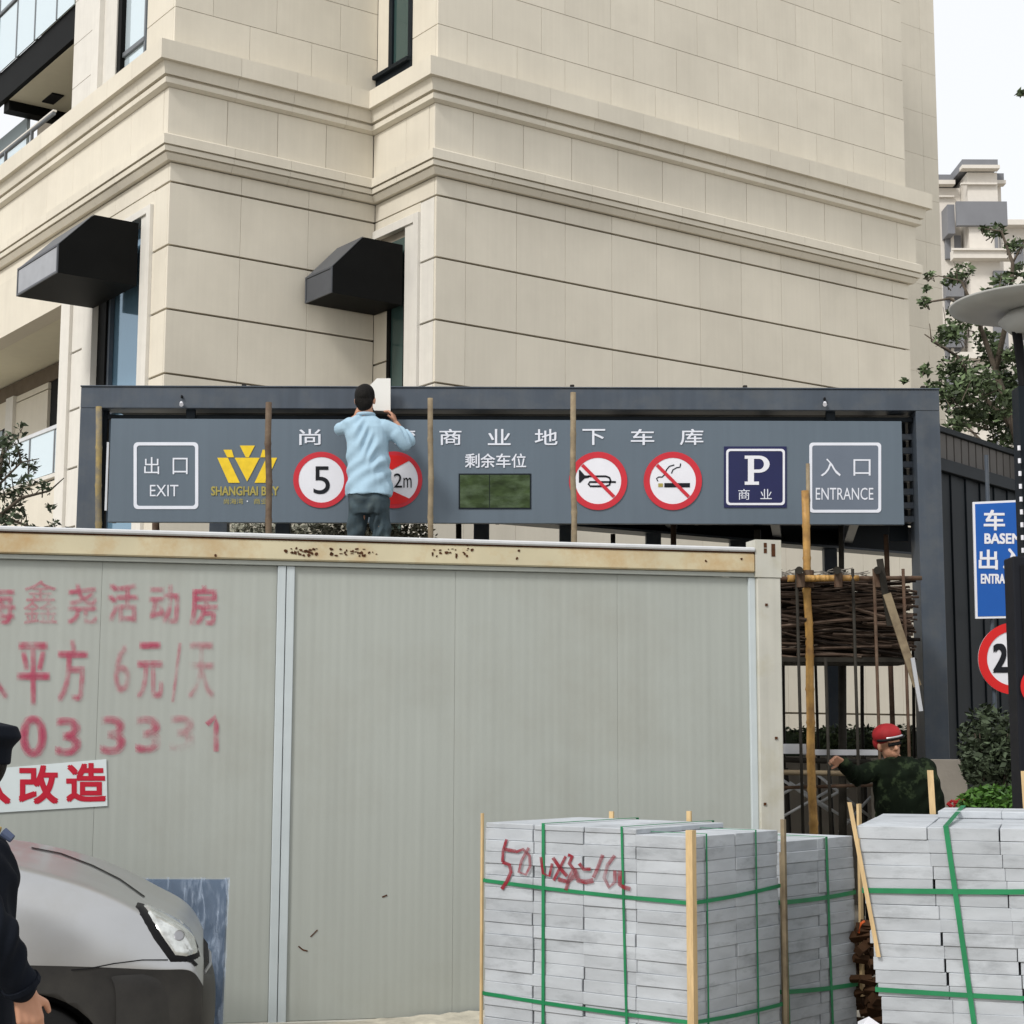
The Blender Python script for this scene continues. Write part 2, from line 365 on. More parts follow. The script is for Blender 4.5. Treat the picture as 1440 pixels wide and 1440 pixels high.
# ================================================================== GROUND
gm = MB(); gm.add([(-150, -20, 0), (150, -20, 0), (150, 260, 0), (-150, 260, 0)], [(0, 1, 2, 3)])
tag(gm.build('ground', M['ground']), kind='structure')

# ================================================================== APARTMENT BUILDING
BAZ = 0.9496
UD = Vector((math.sin(BAZ), math.cos(BAZ), 0)); VD = Vector((-UD.y, UD.x, 0))
BC = at(613.7, 260, 22.0); BC.z = 0
bld = thing('apartment_building', BC, 'large beige stone clad apartment building with moulded cornices filling the upper half of the photo', 'building', math.pi / 2 - BAZ)
def zc(y, e=0.):
    Y = 22.0 - 1.395 * e; return at(610, y, Y).z
VB = 14.0
def kk(px, py):
    d = ray(px, py); return d.x / d.y
def px_u(px, v, py=420):     # local u on wall v=const
    k = kk(px, py); o = BC + VD * v; return (k * o.y - o.x) / (UD.x - k * UD.y)
def px_v(px, u, py=420):
    k = kk(px, py); o = BC + UD * u; return (k * o.y - o.x) / (VD.x - k * VD.y)
VI = px_v(528, 0, 270)
UA = px_u(239.5, VI, 233)
UR = px_u(1278, 0, 421)
def panel(name, axis, plane, a0, a1, z0, z1, m, th=.05, gv=.003, gh=.003, sign=1, bev=.004):
    """stone panel whose face lies on plane; axis 'u' = runs along u (face looks to -v); 'v' = runs along v (face looks to -u)"""
    if a1 - a0 < .03 or z1 - z0 < .03: return
    if axis == 'u': return box(name, (a0 + gv, plane, z0 + gh), (a1 - gv, plane + th, z1 - gh), m, bld, bev)
    return box(name, (plane, a0 + gv, z0 + gh), (plane + th, a1 - gv, z1 - gh), m, bld, bev)
# levels
zf_top, zf_bot = zc(77, .3), zc(103, .3)
zU = [zc(33) + i * (zc(33) - zc(101)) for i in range(0, 9)]        # upper wall courses
g1 = zc(274); hc = zc(274) - zc(361)
zL = [g1 - hc * i for i in range(0, 12)]
zfr_t, zfr_b = zc(144, .1), zc(208, .1)
zlc = zc(244, .05)
TOP = zU[-1]
# core (dark joint material a few cm behind the stone faces) - one solid volume in plan
core = MB()
T = .052
# left face with its openings is built from pieces, the rest are full height walls
def cwall(lo, hi): core.box(lo, hi)
cwall((T, T, -.2), (UR - T, 8, TOP))                              # right block
cwall((UA + 2.6, VI + T, -.2), (-.002, VB, TOP))                   # left block core, set back behind the loggias
core.box((UA + T, VI + T, -.2), (UA + 2.6, VI + .62, TOP))          # corner strip at A
core.build('wall_core', M['stone_back'], bld)
# --- front wall v=0 and front wall 2 (v=VI), return face u=0 (v 0..VI)
wf = [0, .48]
while wf[-1] < UR - .9: wf.append(wf[-1] + .84)
wf.append(UR)
GH = .014
def course_list():
    out = [(zL[0], zlc - .0)]
    for i in range(len(zL) - 1): out.append((zL[i + 1], zL[i]))
    return out
for ci, (z0, z1) in enumerate(course_list()):
    z0 = max(z0, -.1)
    if z1 <= z0 + .05: continue
    for a, b in zip(wf[:-1], wf[1:]): panel('stone_panel', 'u', 0, a, b, z0, z1, M['stone'], gh=GH, gv=.0022, bev=.002)
    w2 = [UA, UA + 1.03, UA + 2.05, 0]
    for a, b in zip(w2[:-1], w2[1:]): panel('stone_panel', 'u', VI, a, b - (.002 if b == 0 else 0), z0, z1, M['stone'], gh=GH, gv=.0022, bev=.002)
# upper walls in running bond
for i in range(len(zU) + 0):
    z0 = zf_top - .05 if i == 0 else zU[i - 1]; z1 = zU[i]
    off = .48 if i % 2 == 0 else .90
    j = [0, off]
    while j[-1] < UR - .6 - .5: j.append(j[-1] + .84)
    j = j[:-1] + [UR - .48, UR]
    for a, b in zip(j[:-1], j[1:]): panel('stone_panel', 'u', 0, a, b, z0, z1, M['stone'], gh=.0035, gv=.0022, bev=.002)
    j = [UA, UA + (.55 if i % 2 else 1.1), UA + (1.5 if i % 2 else 2.05), UA + (2.5 if i % 2 else 2.62), 0]
    for a, b in zip(j[:-1], j[1:]): panel('stone_panel', 'u', VI, a, b, z0, z1, M['stone'], gh=.0035, gv=.0022, bev=.002)
# frieze
jf = [-.1, .52]
while jf[-1] < UR - .8: jf.append(jf[-1] + .84)
jf.append(UR + .1)
for a, b in zip(jf[:-1], jf[1:]): panel('frieze_stone', 'u', -.1, a, b, zfr_b, zfr_t, M['stone'], th=.14)
jf = [UA - .1, UA + .75, UA + 1.5, UA + 2.25, -.102]
for a, b in zip(jf[:-1], jf[1:]): panel('frieze_stone', 'u', VI - .1, a, b, zfr_b, zfr_t, M['stone'], th=.14)
for a, b in ((.042, .62), (.62, VI - .102)): panel('frieze_stone', 'v', -.1, a, b, zfr_b, zfr_t, M['stone'], th=.138)
a = VI + .042; jj = [a]
while jj[-1] < VB - 1.0: jj.append(jj[-1] + 1.05)
jj.append(VB)
for a, b in zip(jj[:-1], jj[1:]): panel('frieze_stone', 'v', UA - .1, a, b, zfr_b, zfr_t, M['stone'], th=.14)
panel('frieze_stone', 'v', UR - .04, .042, 4, zfr_b, zfr_t, M['stone'], th=.14)
# cornices: profile swept round the plan, cut into stones
def off_path(e): return [(UA - e, VB), (UA - e, VI - e), (-e, VI - e), (-e, -e), (UR + e, -e), (UR + e, 4.0)]
def cornice(prof, step, name):
    base = off_path(0); npf = len(prof)
    for k in range(len(base) - 1):
        A = Vector(base[k]); B = Vector(base[k + 1]); Ln = (B - A).length; d = (B - A) / Ln
        cuts = [0]; st = step if Ln > 2 else Ln / 2 + .01
        while cuts[-1] + st * 1.4 < Ln: cuts.append(cuts[-1] + st)
        cuts.append(Ln)
        for i in range(len(cuts) - 1):
            vs = []
            for q, s in ((0, cuts[i]), (1, cuts[i + 1])):
                for (e, z) in prof:
                    pa = Vector(off_path(e)[k]); pb = Vector(off_path(e)[k + 1])
                    if q == 0 and i == 0: p = pa + d * .001
                    elif q == 1 and i == len(cuts) - 2: p = pb - d * .001
                    else:
                        nrm = pa - A; nrm = nrm - d * nrm.dot(d)
                        p = A + nrm + d * (s + (.0018 if q == 0 else -.0018))
                    vs.append((p.x, p.y, z))
            fs = [tuple(range(npf))[::-1], tuple(range(npf, 2 * npf))] + [(j, (j + 1) % npf, npf + (j + 1) % npf, npf + j) for j in range(npf)]
            mesh(name, vs, fs, M['stone'], bld)
Z = zc
cornice([(-.03, zf_top + .03), (.30, zf_top), (.30, zf_bot), (.235, zf_bot), (.235, Z(106, .22)), (.225, Z(112, .22)), (.20, Z(125, .2)), (.14, Z(126, .17)), (.14, Z(129.5, .17)), (.178, Z(130, .17)), (.175, Z(137, .17)), (.115, Z(144, .1)), (-.03, Z(144, .1))], .84, 'cornice_stone')
cornice([(-.03, zfr_b - .003), (.125, zfr_b - .003), (.17, zfr_b - .03), (.17, Z(220.5, .17)), (.115, Z(221, .15)), (.115, Z(223.5, .14)), (.15, Z(224, .14)), (.142, Z(230.5, .14)), (.09, Z(231, .12)), (.09, Z(233.5, .12)), (.12, Z(234, .11)), (.065, Z(244, .06)), (-.03, Z(244, .05))], .84, 'cornice_stone')

# --- return face u = 0, v 0..VI : window with awning
v545, v570, v590 = px_v(546, 0, 480), px_v(570, 0), px_v(590, 0)
zwt = Z(333)                      # top of the opening
for ci, (z0, z1) in enumerate(course_list()):
    z0 = max(z0, -.1)
    if z1 <= z0 + .05: continue
    if ci == 0: panel('stone_panel', 'v', 0, .052, VI - .002, z0, z1, M['stone'], gh=GH, gv=.0022, bev=.002)
    else: panel('stone_panel', 'v', 0, .052, v590, z0, z1, M['white_stone'], gh=GH, gv=.0022, bev=.002)
z_lint = Z(288)
box('window_surround', (-.045, v590, 0), (.05, v590 + .12, z_lint), M['white_stone'], bld)
box('window_surround', (-.02, v590 + .12, 0), (.05, v570, z_lint - .12), M['white_stone'], bld)
box('window_surround', (-.045, v590 + .12, z_lint - .12), (.05, VI - .004, z_lint), M['white_stone'], bld)
panel('stone_panel', 'v', 0.0, v590, VI - .004, z_lint, zL[0], M['stone'])
wv = v545
zz = 0.
while zz < zwt + .15:
    panel('stone_panel', 'v', 0, v545 + .05, VI - .004, zz, min(zz + hc, zwt + .2), M['stone'], gh=GH, gv=.002, bev=.002); zz += hc
box('window_glass', (.02, v570, 0), (.045, v545 + .04, zwt + .2), M['win_dark'], bld, 0)
box('window_frame', (-.005, wv - .04, 0), (.018, wv + .04, zwt), M['dark_metal'], bld)
box('window_frame', (-.005, v570, 0), (.018, v570 + .05, zwt), M['dark_metal'], bld)
# upper return face with window
w0, w1 = px_v(580, 0, 40), px_v(549, 0, 40)
zs = Z(72)
for i in range(len(zU)):
    z0 = zf_top - .05 if i == 0 else zU[i - 1]; z1 = zU[i]
    panel('stone_panel', 'v', 0, .052, w0, z0, z1, M['stone'], gh=.004)
fr = box('window_frame', (-.03, w0, zf_top + .02), (.05, VI - .01, zf_top + .30), M['frame_dark'], bld)
box('window_sill', (-.09, w0, zf_top + .30), (.05, VI - .01, zf_top + .36), M['frame_dark'], bld)
panel('stone_panel', 'v', 0, w1 + .03, VI - .004, zf_top + .37, TOP, M['stone'], bev=.002)
box('window_glass', (.02, w0, zf_top + .36), (.045, w1 + .02, TOP), M['win_dark'], bld, 0)
box('window_frame', (-.02, w0, zf_top + .36), (.018, w0 + .09, TOP), M['frame_dark'], bld)
box('window_frame', (-.02, w1 - .07, zf_top + .36), (.018, w1 + .02, TOP), M['frame_dark'], bld)

# --- left face u = UA
def pv(px, py=480): return px_v(px, UA, py)
def pw(px): return px_v(px, UA, 60)
v210, v195, v130, v85 = pv(210), pv(195), pv(131), pv(86)
vE = VB
z_hd = 7.95      # header underside of the lower loggia and window
for ci, (z0, z1) in enumerate(course_list()):
    z0 = max(z0, -.1)
    if z1 <= z0 + .05: continue
    if ci == 0:
        jj = [VI + .052, pv(156), v85, vE]
        for a, b in zip(jj[:-1], jj[1:]): panel('stone_panel', 'v', UA, a, b, z0, z1, M['stone'], gh=GH, th=.3 if a > pv(160) else .05)
    else:
        panel('stone_panel', 'v', UA, VI + .052, v210, z0, z1, M['stone'], gh=GH)
        panel('stone_panel', 'v', UA, pv(118), pv(101), z0, z1, M['white_stone'], gh=GH, th=.2)
def at_left(px, py, du=0):
    v = pv(px, py); p = BC + UD * (UA + du) + VD * v; return at(px, py, p.y).z
zw_l = at_left(195, 300)
box('window_surround', (UA - .05, v210, 0), (UA + .25, v210 + .13, zw_l), M['white_stone'], bld)
box('window_surround', (UA - .02, v210 + .13, 0), (UA + .25, v195, zw_l - .1), M['white_stone'], bld)
box('window_surround', (UA - .05, v210 + .13, zw_l - .1), (UA + .25, v130, zw_l), M['white_stone'], bld)
box('stone_panel', (UA, v210, zw_l), (UA + .06, v85, zL[0]), M['stone'], bld)
box('window_surround', (UA - .03, v130, 0), (UA + .3, pv(118), zw_l), M['white_stone'], bld)
box('window_surround', (UA - .05, pv(101), 0), (UA + .3, pv(93), zL[0]), M['white_stone'], bld)
box('window_surround', (UA - .02, pv(93), 0), (UA + .3, v85, zL[0]), M['white_stone'], bld)
box('window_glass', (UA + .16, v195, 0), (UA + .18, v130, zw_l - .1), M['win_glass'], bld, 0)
vd = pv(144)
box('window_frame', (UA + .06, vd + .05, 0), (UA + .155, v130, zw_l - .1), M['dark_metal'], bld)
box('window_frame', (UA + .09, vd - .02, 0), (UA + .155, vd + .045, zw_l - .1), M['frame'], bld)
box('window_frame', (UA + .10, v195, at_left(170, 541) - .3), (UA + .155, vd - .02, at_left(170, 541) - .2), M['frame'], bld)
# lower loggia
LD = 1.5
hdr = MB(); hdr.box((UA, v85, z_hd), (UA + .3, vE, zL[0] + .02)); hdr.build('lintel', M['stone'], bld)
zfl = 5.0
box('loggia_ceiling', (UA + .3, v85 - .3, z_hd + .02), (UA + LD + .2, vE, z_hd + .1), M['ceiling'], bld)
box('loggia_slab', (UA + .02, v85, zfl - .3), (UA + LD, vE, zfl + .35), M['stone'], bld)
box('loggia_wall', (UA + .3, v85 - .3, zfl), (UA + LD + .2, v85 - .06, z_hd), M['stone'], bld)
wu = UA + LD
zh2 = z_hd - .28
pi_ = lambda px: px_v(px, wu - .1, 540)
box('loggia_beam', (wu - .12, pi_(84), zh2), (wu - .02, vE, z_hd), M['brown_int'], bld)
box('loggia_door', (wu - .1, pi_(84), zfl), (wu - .02, pi_(72), zh2), M['dark_metal'], bld)
zz = zfl
while zz < zh2 - .05:
    box('stone_panel', (wu - .14, pi_(71), zz + .01), (wu - .06, pi_(27), min(zz + hc, zh2) - .01), M['stone'], bld); zz += hc
box('window_surround', (wu - .2, pi_(27), zfl), (wu - .06, pi_(17), zh2), M['white_stone'], bld)
box('window_frame', (wu - .14, pi_(17), zfl), (wu - .06, pi_(9), zh2 - .5), M['dark_metal'], bld)
box('window_glass', (wu - .10, pi_(9), zfl), (wu - .06, vE, zh2 - .5), M['win_dark'], bld)
box('loggia_wall', (wu - .12, pi_(17), zh2 - .5), (wu - .03, vE, zh2), M['stone'], bld)
# lower glass balustrade
zb0, zb1 = at_left(75, 662), at_left(75, 598)
bal = [v85 + .03, pv(76), pv(42), pv(10), vE]
for a, b in zip(bal[:-1], bal[1:]):
    box('glass_panel', (UA + .06, a, zb0), (UA + .075, b - .05, zb1 - .04), M['pale_glass'], bld, 0)
    box('balustrade_post', (UA + .05, b - .05, zb0 - .05), (UA + .10, b, zb1), M['steel_line'], bld)
box('handrail', (UA + .04, v85, zb1 - .04), (UA + .12, vE, zb1 + .02), M['flash'], bld)
box('balustrade_rail', (UA + .03, v85, zb0 - .08), (UA + .12, vE, zb0 - .02), M['white_stone'], bld)
# upper left face: pier, window, loggia 2 with glazed balcony above
v104, v160 = pw(104), pw(160)
for i in range(len(zU)):
    z0 = zf_top - .05 if i == 0 else zU[i - 1]; z1 = zU[i]
    panel('stone_panel', 'v', UA, VI + .052, pw(206), z0, z1, M['stone'], gh=.004)
    panel('stone_panel', 'v', UA, pw(131), v104, z0, z1, M['white_stone'], gh=.003, th=.4)
zt0 = zf_top + .02
box('window_surround', (UA - .05, pw(143), zt0), (UA + .3, pw(136), TOP), M['white_stone'], bld)
box('window_surround', (UA - .02, pw(136), zt0), (UA + .3, pw(131), TOP), M['white_stone'], bld)
box('window_surround', (UA + .03, v160, zt0), (UA + .3, pw(143), TOP), M['white_stone'], bld)
box('window_glass', (UA + .12, pw(206), zt0), (UA + .14, v160, TOP), M['pale_glass'], bld, 0)
box('window_frame', (UA + .05, pw(165), zt0), (UA + .12, v160, TOP), M['dark_metal'], bld)
box('window_frame', (UA + .09, pw(195), zt0), (UA + .12, pw(193), TOP), M['steel_line'], bld)
box('window_frame', (UA + .08, pw(194), zt0 + .55), (UA + .12, pw(165), zt0 + .62), M['steel_line'], bld)
zsof, zslab = 12.03, 12.58
v10 = pw(8)
box('balcony_slab', (UA + .02, v104, zsof + .02), (UA + .10, vE, zslab), M['dark_metal'], bld)
box('balcony_soffit', (UA + .10, v104, zsof + .02), (UA + 2.4, v10, zsof + .12), M['ceiling'], bld)
box('balcony_beam', (UA + .10, v10, zsof - .14), (UA + 2.4, v10 + .25, zsof + .12), M['dark_metal'], bld)
box('soffit_vent', (UA + .55, v10 - .75, zsof - .005), (UA + .75, v10 - .28, zsof + .02), M['black'], bld)
sl_ = MB(); sl_.tube([(UA + .95, pw(70), zsof + .02), (UA + .95, pw(70), zsof - .03)], .15, 20); sl_.build('ceiling_light', M['ceiling'], bld)
box('loggia_wall', (UA + 2.3, v104 - .1, zf_top - 1), (UA + 2.5, vE, zsof), M['brown_int'], bld)
box('loggia_glass', (UA + .5, v10 + .26, zf_top - .5), (UA + .56, vE, zsof - .1), M['pale_glass'], bld)
box('loggia_wall', (UA + .4, v104 - .25, zf_top - 1), (UA + 2.4, v104 - .05, zsof), M['brown_int'], bld)
gl = [v104, pw(80), pw(50), pw(25), pw(0), vE]
for a, b in zip(gl[:-1], gl[1:]):
    box('glass_panel', (UA - .02, a + .012, zslab - .02), (UA + .0, b - .012, zslab + .95), M['pale_glass'], bld, 0)
    box('glass_panel', (UA - .02, a + .012, zslab + 1.03), (UA + .0, b - .012, zslab + 3.2), M['pale_glass'], bld, 0)
    box('mullion', (UA - .03, b - .02, zslab - .02), (UA + .03, b + .02, zslab + 3.2), M['steel_line'], bld)
box('handrail', (UA - .05, v104, zslab + .97), (UA + .03, vE, zslab + 1.02), M['steel_line'], bld)
zr = zf_top + .03
tr = tube('railing', [(UA - .26, v104, zr + .16), (UA - .26, vE, zr + .16)], .028, M['steel_line'], bld)
box('railing_board', (UA - .28, v104, zr + .19), (UA - .22, vE, zr + .22), M['white_stone'], bld)
for v in (pw(74), pw(38), pw(3)):
    box('railing_post', (UA - .285, v - .02, zr - .06), (UA - .24, v + .02, zr + .16), M['steel_line'], bld)
# roof slab and rear recessed wing seen past the right corner
box('roof_slab', (UA, 0.06, TOP), (UR, VB, TOP + .3), M['stone'], bld)
wv_ = 2.6
wr = px_u(1315, wv_, 200)
wing = MB(); wing.box((UR + .01, wv_, -.1), (wr, 9, TOP + .2)); wing.build('recessed_wing', M['stone'], bld)
zz = 0.
while zz < TOP - .4:
    panel('stone_panel', 'u', wv_ - .045, UR + .02, wr - .4, zz, zz + hc, M['stone'], th=.044, gh=.0015, gv=.0015, bev=.002)
    panel('stone_panel', 'u', wv_ - .045, wr - .4, wr + .02, zz, zz + hc, M['stone'], th=.044, gh=.0015, gv=.0015, bev=.002)
    zz += hc

def bloc(p):   # world -> building local
    q = Vector(p) - BC; return (q.dot(UD), q.dot(VD), q.z)
def awning(u0, v0, d, w, ztop, zbot, zf0, topout, matf, label):
    """profile in u (outwards = -u), extruded along v by w"""
    p0 = BC + UD * u0 + VD * v0
    t = thing('awning', (p0.x, p0.y, zbot), label, 'awning', math.pi / 2 - BAZ, 'black metal window awnings')
    H = ztop - zbot; hf = zf0 - zbot
    prof = [(0, 0), (-d, 0), (-d, hf), (-topout, H), (0, H)]
    b = MB(); b.prism([(x, z) for x, z in prof], 'y', .0, w)
    b.build('hood', M['dark_metal'], t)
    # sloped top sheet and the framed fascia, proud of the hood
    q = MB(); q.box((-d - .012, .035, .035), (-d - .002, w - .035, hf - .03)); q.build('fascia', matf, t)
    for z0, z1, y0, y1 in ((0, .03, 0, w), (hf - .025, hf + .004, 0, w), (.03, hf - .025, 0, .03), (.03, hf - .025, w - .03, w)):
        box('trim', (-d - .022, y0, z0), (-d - .002, y1, z1), M['awning_front'], t, .002)
    s = MB(); s.prism([(-d, hf + .006), (-topout, H + .006), (-topout, H + .014), (-d, hf + .014)], 'y', .01, w - .01); s.build('top_sheet', M['awning_front'], t)
    return t
awning(UA - .055, v195, 1.08, 1.5, at_left(195, 318), at_left(195, 404), at_left(195, 404) + .385, .62, M['awning_pale'], 'black metal awning over the left window, the one with the pale front fascia')
awning(-.05, v570, 1.08, .72, Z(327), Z(413.5), Z(413.5) + .36, .62, M['awning_front'], 'black metal awning over the dark window in the building\'s inner corner')

# ================================================================== GARAGE CANOPY + SIGN BOARD
YS = 14.15
SP = Plane((0, YS, 0), (1, 0, 0))
def sx(px): return SP.hit(px, 600)[0]
def sz(py, px=720): return SP.hit(px, py)[1]
cano = thing('garage_canopy', (0, YS, 0), 'blue grey steel portal and canopy over the underground garage entrance', 'canopy')
def cb(name, px0, px1, y0, y1, z0, z1, m, bev=.004):   # box with x from pixels, absolute depths
    return box(name, (sx(px0), y0 - YS, z0), (sx(px1), y1 - YS, z1), m, cano, bev)
zb_t, zb_b = sz(546), sz(575.5)
xl0, xl1, xr0, xr1 = sx(112), sx(141), sx(1288.5), sx(1322)
cb('front_beam', 112, 1322, YS, YS + .22, zb_b, zb_t, M['frame'])
cb('beam_flange', 111, 1323, YS - .012, YS + .23, zb_t, zb_t + .012, M['frame'])
cb('column', 112, 140, YS + .002, YS + .22, 0, zb_b, M['frame'])
cb('column', 1288.5, 1322, YS + .002, YS + .30, 1.30, zb_b, M['frame'])
cb('column_web', 140, 146, YS + .12, YS + .20, 0, zb_b, M['frame_dark'])
for px in (340, 805, 1050, 1302):
    cb('stub_bolt', px - 3, px + 3, YS + .05, YS + .09, zb_t + .012, zb_t + .045, M['tube_dark'])
for px in (255, 1160):
    b = MB(); b.tube([at(px, 566, YS - .02) - Vector((0, YS, 0)), at(px, 569, YS - .06) - Vector((0, YS, 0))], [.012, .018], 10); b.build('spotlight', M['sign_white'], cano)
    box('spotlight_bracket', (sx(px) - .008, -.03, sz(562)), (sx(px) + .008, -.001, sz(558)), M['black'], cano)
    cb('hanger_bracket', px + 4, px + 17, YS + .06, YS + .10, sz(588), zb_b, M['frame_dark'])
# rails that carry the board
cb('hanger_rail', 146, 1288, YS + .10, YS + .16, sz(588.5), sz(582), M['frame_dark'])
for px in (160, 420, 700, 980, 1262):
    cb('hanger_post', px - 3, px + 3, YS + .10, YS + .14, sz(735), sz(582), M['frame_dark'])
# louvre right of board
for k in range(7):
    yy = 603 + k * 19.5
    o = cb('louvre_slat', 1268, 1289, YS + .17, YS + .25, sz(yy + 9), sz(yy), M['frame'])
cb('louvre_back', 1262, 1289, YS + .40, YS + .42, sz(752), zb_b, M['frame_dark'])
# skewed rear beam following the building, posts under it
cz = 3.98
def rb(px, Z=cz):     # point at height Z on the rear beam line seen at px
    py = 739 + (px - 830) * (778 - 739) / (1290 - 830); d = ray(px, py); t = (Z - EYE) / d.z; return EYEP + d * t
P0, P1 = rb(830), rb(1290)
dr = (P1 - P0); dr.z = 0; Lr = dr.length; dr.normalize()
P0 = P0 - dr * 4.5; Lr += 5.4
nr = Vector((-dr.y, dr.x, 0))
def skew(name, a0, a1, b0, b1, z0, z1, m):
    vs = []
    for z in (z0, z1):
        for a, b in ((a0, b0), (a1, b0), (a1, b1), (a0, b1)):
            p = P0 + dr * a + nr * b; vs.append((p.x, p.y - YS, z))
    return mesh(name, vs, [(0, 3, 2, 1), (4, 5, 6, 7), (0, 1, 5, 4), (1, 2, 6, 5), (2, 3, 7, 6), (3, 0, 4, 7)], m, cano)
skew('rear_beam', 0, Lr, 0, .2, cz + .0, cz + .32, M['frame_dark'])
skew('rear_beam_flange', 0, Lr, -.06, .26, cz - .03, cz - .002, M['frame'])
# cross beams from the front portal to the rear beam
for px in (200, 420, 640, 860, 1080, 1240):
    x = sx(px); 
    # find rear beam at same bearing offset
    tt = (x + 1.0 - P0.x) / dr.x; q = P0 + dr * tt
    a = Vector((x, YS + .25, cz + .08)); 
    b_ = MB(); d2 = (Vector((q.x, q.y, 0)) - Vector((a.x, a.y, 0))).normalized(); n2 = Vector((-d2.y, d2.x, 0)) * .05
    vs = []
    for z in (cz + .04, cz + .22):
        for p in (a - n2, a + n2, q + n2, q - n2): vs.append((p.x, p.y - YS, z))
    b_.add(vs, [(0, 1, 2, 3), (7, 6, 5, 4), (0, 4, 5, 1), (1, 5, 6, 2), (2, 6, 7, 3), (3, 7, 4, 0)]); b_.build('cross_beam', M['frame'], cano)
for i, px in enumerate((308, 398, 677, 795, 919, 1040, 1168)):
    w = (14, 11, 11, 8, 10, 12, 8)[i]
    a, b = rb(px - w), rb(px + w)
    X = (a.x + b.x) / 2; Yy = (a.y + b.y) / 2; hw = max(.05, (b.x - a.x) / 2)
    box('rear_post', (X - hw, Yy - YS, 0), (X + hw, Yy - YS + .15, cz - .03), M['frame'], cano)
# roof sheets (translucent panels seen edge on from below)
rf = MB(); xa = sx(150)
q0 = P0; q1 = P0 + dr * Lr
rf.add([(xl0, .2, zb_t - .02), (xr1, .2, zb_t - .02), (q1.x, q1.y - YS, cz + .36), (q0.x, q0.y - YS, cz + .36), (xl0, .2, zb_t - .04), (xr1, .2, zb_t - .04), (q1.x, q1.y - YS, cz + .34), (q0.x, q0.y - YS, cz + .34)],
       [(0, 1, 2, 3), (7, 6, 5, 4), (0, 4, 5, 1), (1, 5, 6, 2), (2, 6, 7, 3), (3, 7, 4, 0)])
rf.build('roof_sheet', M['frame_dark'], cano)
# right flank wall running back to the right: dark vertical boards, bronze band on top
f0 = Vector((xr1 + .03, YS + .32, 0)); f1 = f0 + Vector((.63, .777, 0)) * 7
fd = f1 - f0; fl = fd.length; fd.normalize(); ang = math.atan2(fd.y, fd.x)
flank = thing('side_wall', f0, 'dark board wall running back from the right column of the garage canopy', 'wall', ang)
nb = 46
for k in range(nb):
    a = k * fl / nb
    box('wall_board', (a + .004, 0 + (.012 if k % 2 else 0), .9), (a + fl / nb - .004, .04 + (.012 if k % 2 else 0), 3.94), M['frame_dark'], flank)
    zt = 4.30 - .0 * a
    box('top_board', (a + .01, .03, 4.06), (a + fl / nb - .01, .06, zt), M['brownpanel'], flank)
box('wall_rail', (0, -.05, 3.94), (fl, .05, 4.05), M['frame_dark'], flank)
box('wall_rail', (0, .0, 4.30), (fl, .09, 4.35), M['frame_dark'], flank)
box('wall_backing', (0, .10, .0), (fl, .14, 4.0), M['black'], flank)
box('wall_base', (0, -.03, 0), (fl, .099, .88), M['shelf_grey'], flank)
for a, z in ((.55, 2.75), (.75, 1.75), (1.0, 2.55)):
    box('bracket', (a, -.10, z), (a + .10, -.055, z + .015), M['alu'], flank)

# plinth under the right column
a = at(1312, 1068, YS - .25); b = at(1358, 1068, YS - .25)
box('concrete_plinth', (a.x - .35, YS - .28, 0), (b.x, YS + .50, a.z + .0), M['shelf_grey']); 
o = bpy.data.objects['concrete_plinth']; tag(o, 'grey concrete plinth under the right column of the canopy', 'plinth')

# sign board ---------------------------------------------------------------
bY = YS + .02
BP = Plane((0, bY, 0), (1, 0, 0))
x0, zt_ = BP.hit(156, 588.5); x1, zb_ = BP.hit(1272, 738)
sb = thing('sign_board', ((x0 + x1) / 2, bY, zb_), 'long blue grey sign board of the underground car park with traffic signs and lettering', 'sign board')
box('board_sheet', (x0 - (x0 + x1) / 2, 0, 0), (x1 - (x0 + x1) / 2, .05, zt_ - zb_), M['board'], sb, .004)
edge = MB(); edge.box((x0 - (x0 + x1) / 2 - .03, .012, .1), (x0 - (x0 + x1) / 2 - .012, .045, zt_ - zb_ - .2)); edge.build('edge_light_strip', M['alu'], sb)
W_ = M['print_white']
ring(rrect(188, 622, 279, 716, 6), rrect(192.5, 626.5, 274.5, 711.5, 4), 'sign_frame', W_, sb, BP)
glyph('出', (203, 643, 224, 667), BP, W_, sb); glyph('口', (243, 644, 264, 667), BP, W_, sb); glyph('EXIT', (211, 682, 251, 698), BP, W_, sb)
ring(rrect(1138, 622.5, 1239, 721, 5), rrect(1142, 626.5, 1235, 717, 3.5), 'sign_frame', W_, sb, BP)
poly_z(rrect(1142, 626.5, 1235, 717, 3.5), 'sign_ground', mat('slate print', (.125, .15, .19), .4, var=.05), sb, BP, .003)
glyph('入', (1154, 645, 1182, 670), BP, W_, sb); glyph('口', (1200, 646, 1224, 669), BP, W_, sb); glyph('ENTRANCE', (1147, 686, 1228, 703), BP, W_, sb)
for ch, a, b in (('尚', 421, 451), ('海', 488, 519), ('湾', 554, 584), ('商', 618, 649), ('业', 686, 718), ('地', 752, 784), ('下', 819, 851), ('车', 887, 920), ('库', 956, 989)):
    glyph(ch, (a, 603.5, b, 626), BP, W_, sb, bold=.5)
for k, ch in enumerate('剩余车位'): glyph(ch, (654 + k * 21.8, 638, 674.5 + k * 21.8, 658), BP, W_, sb, bold=.5)
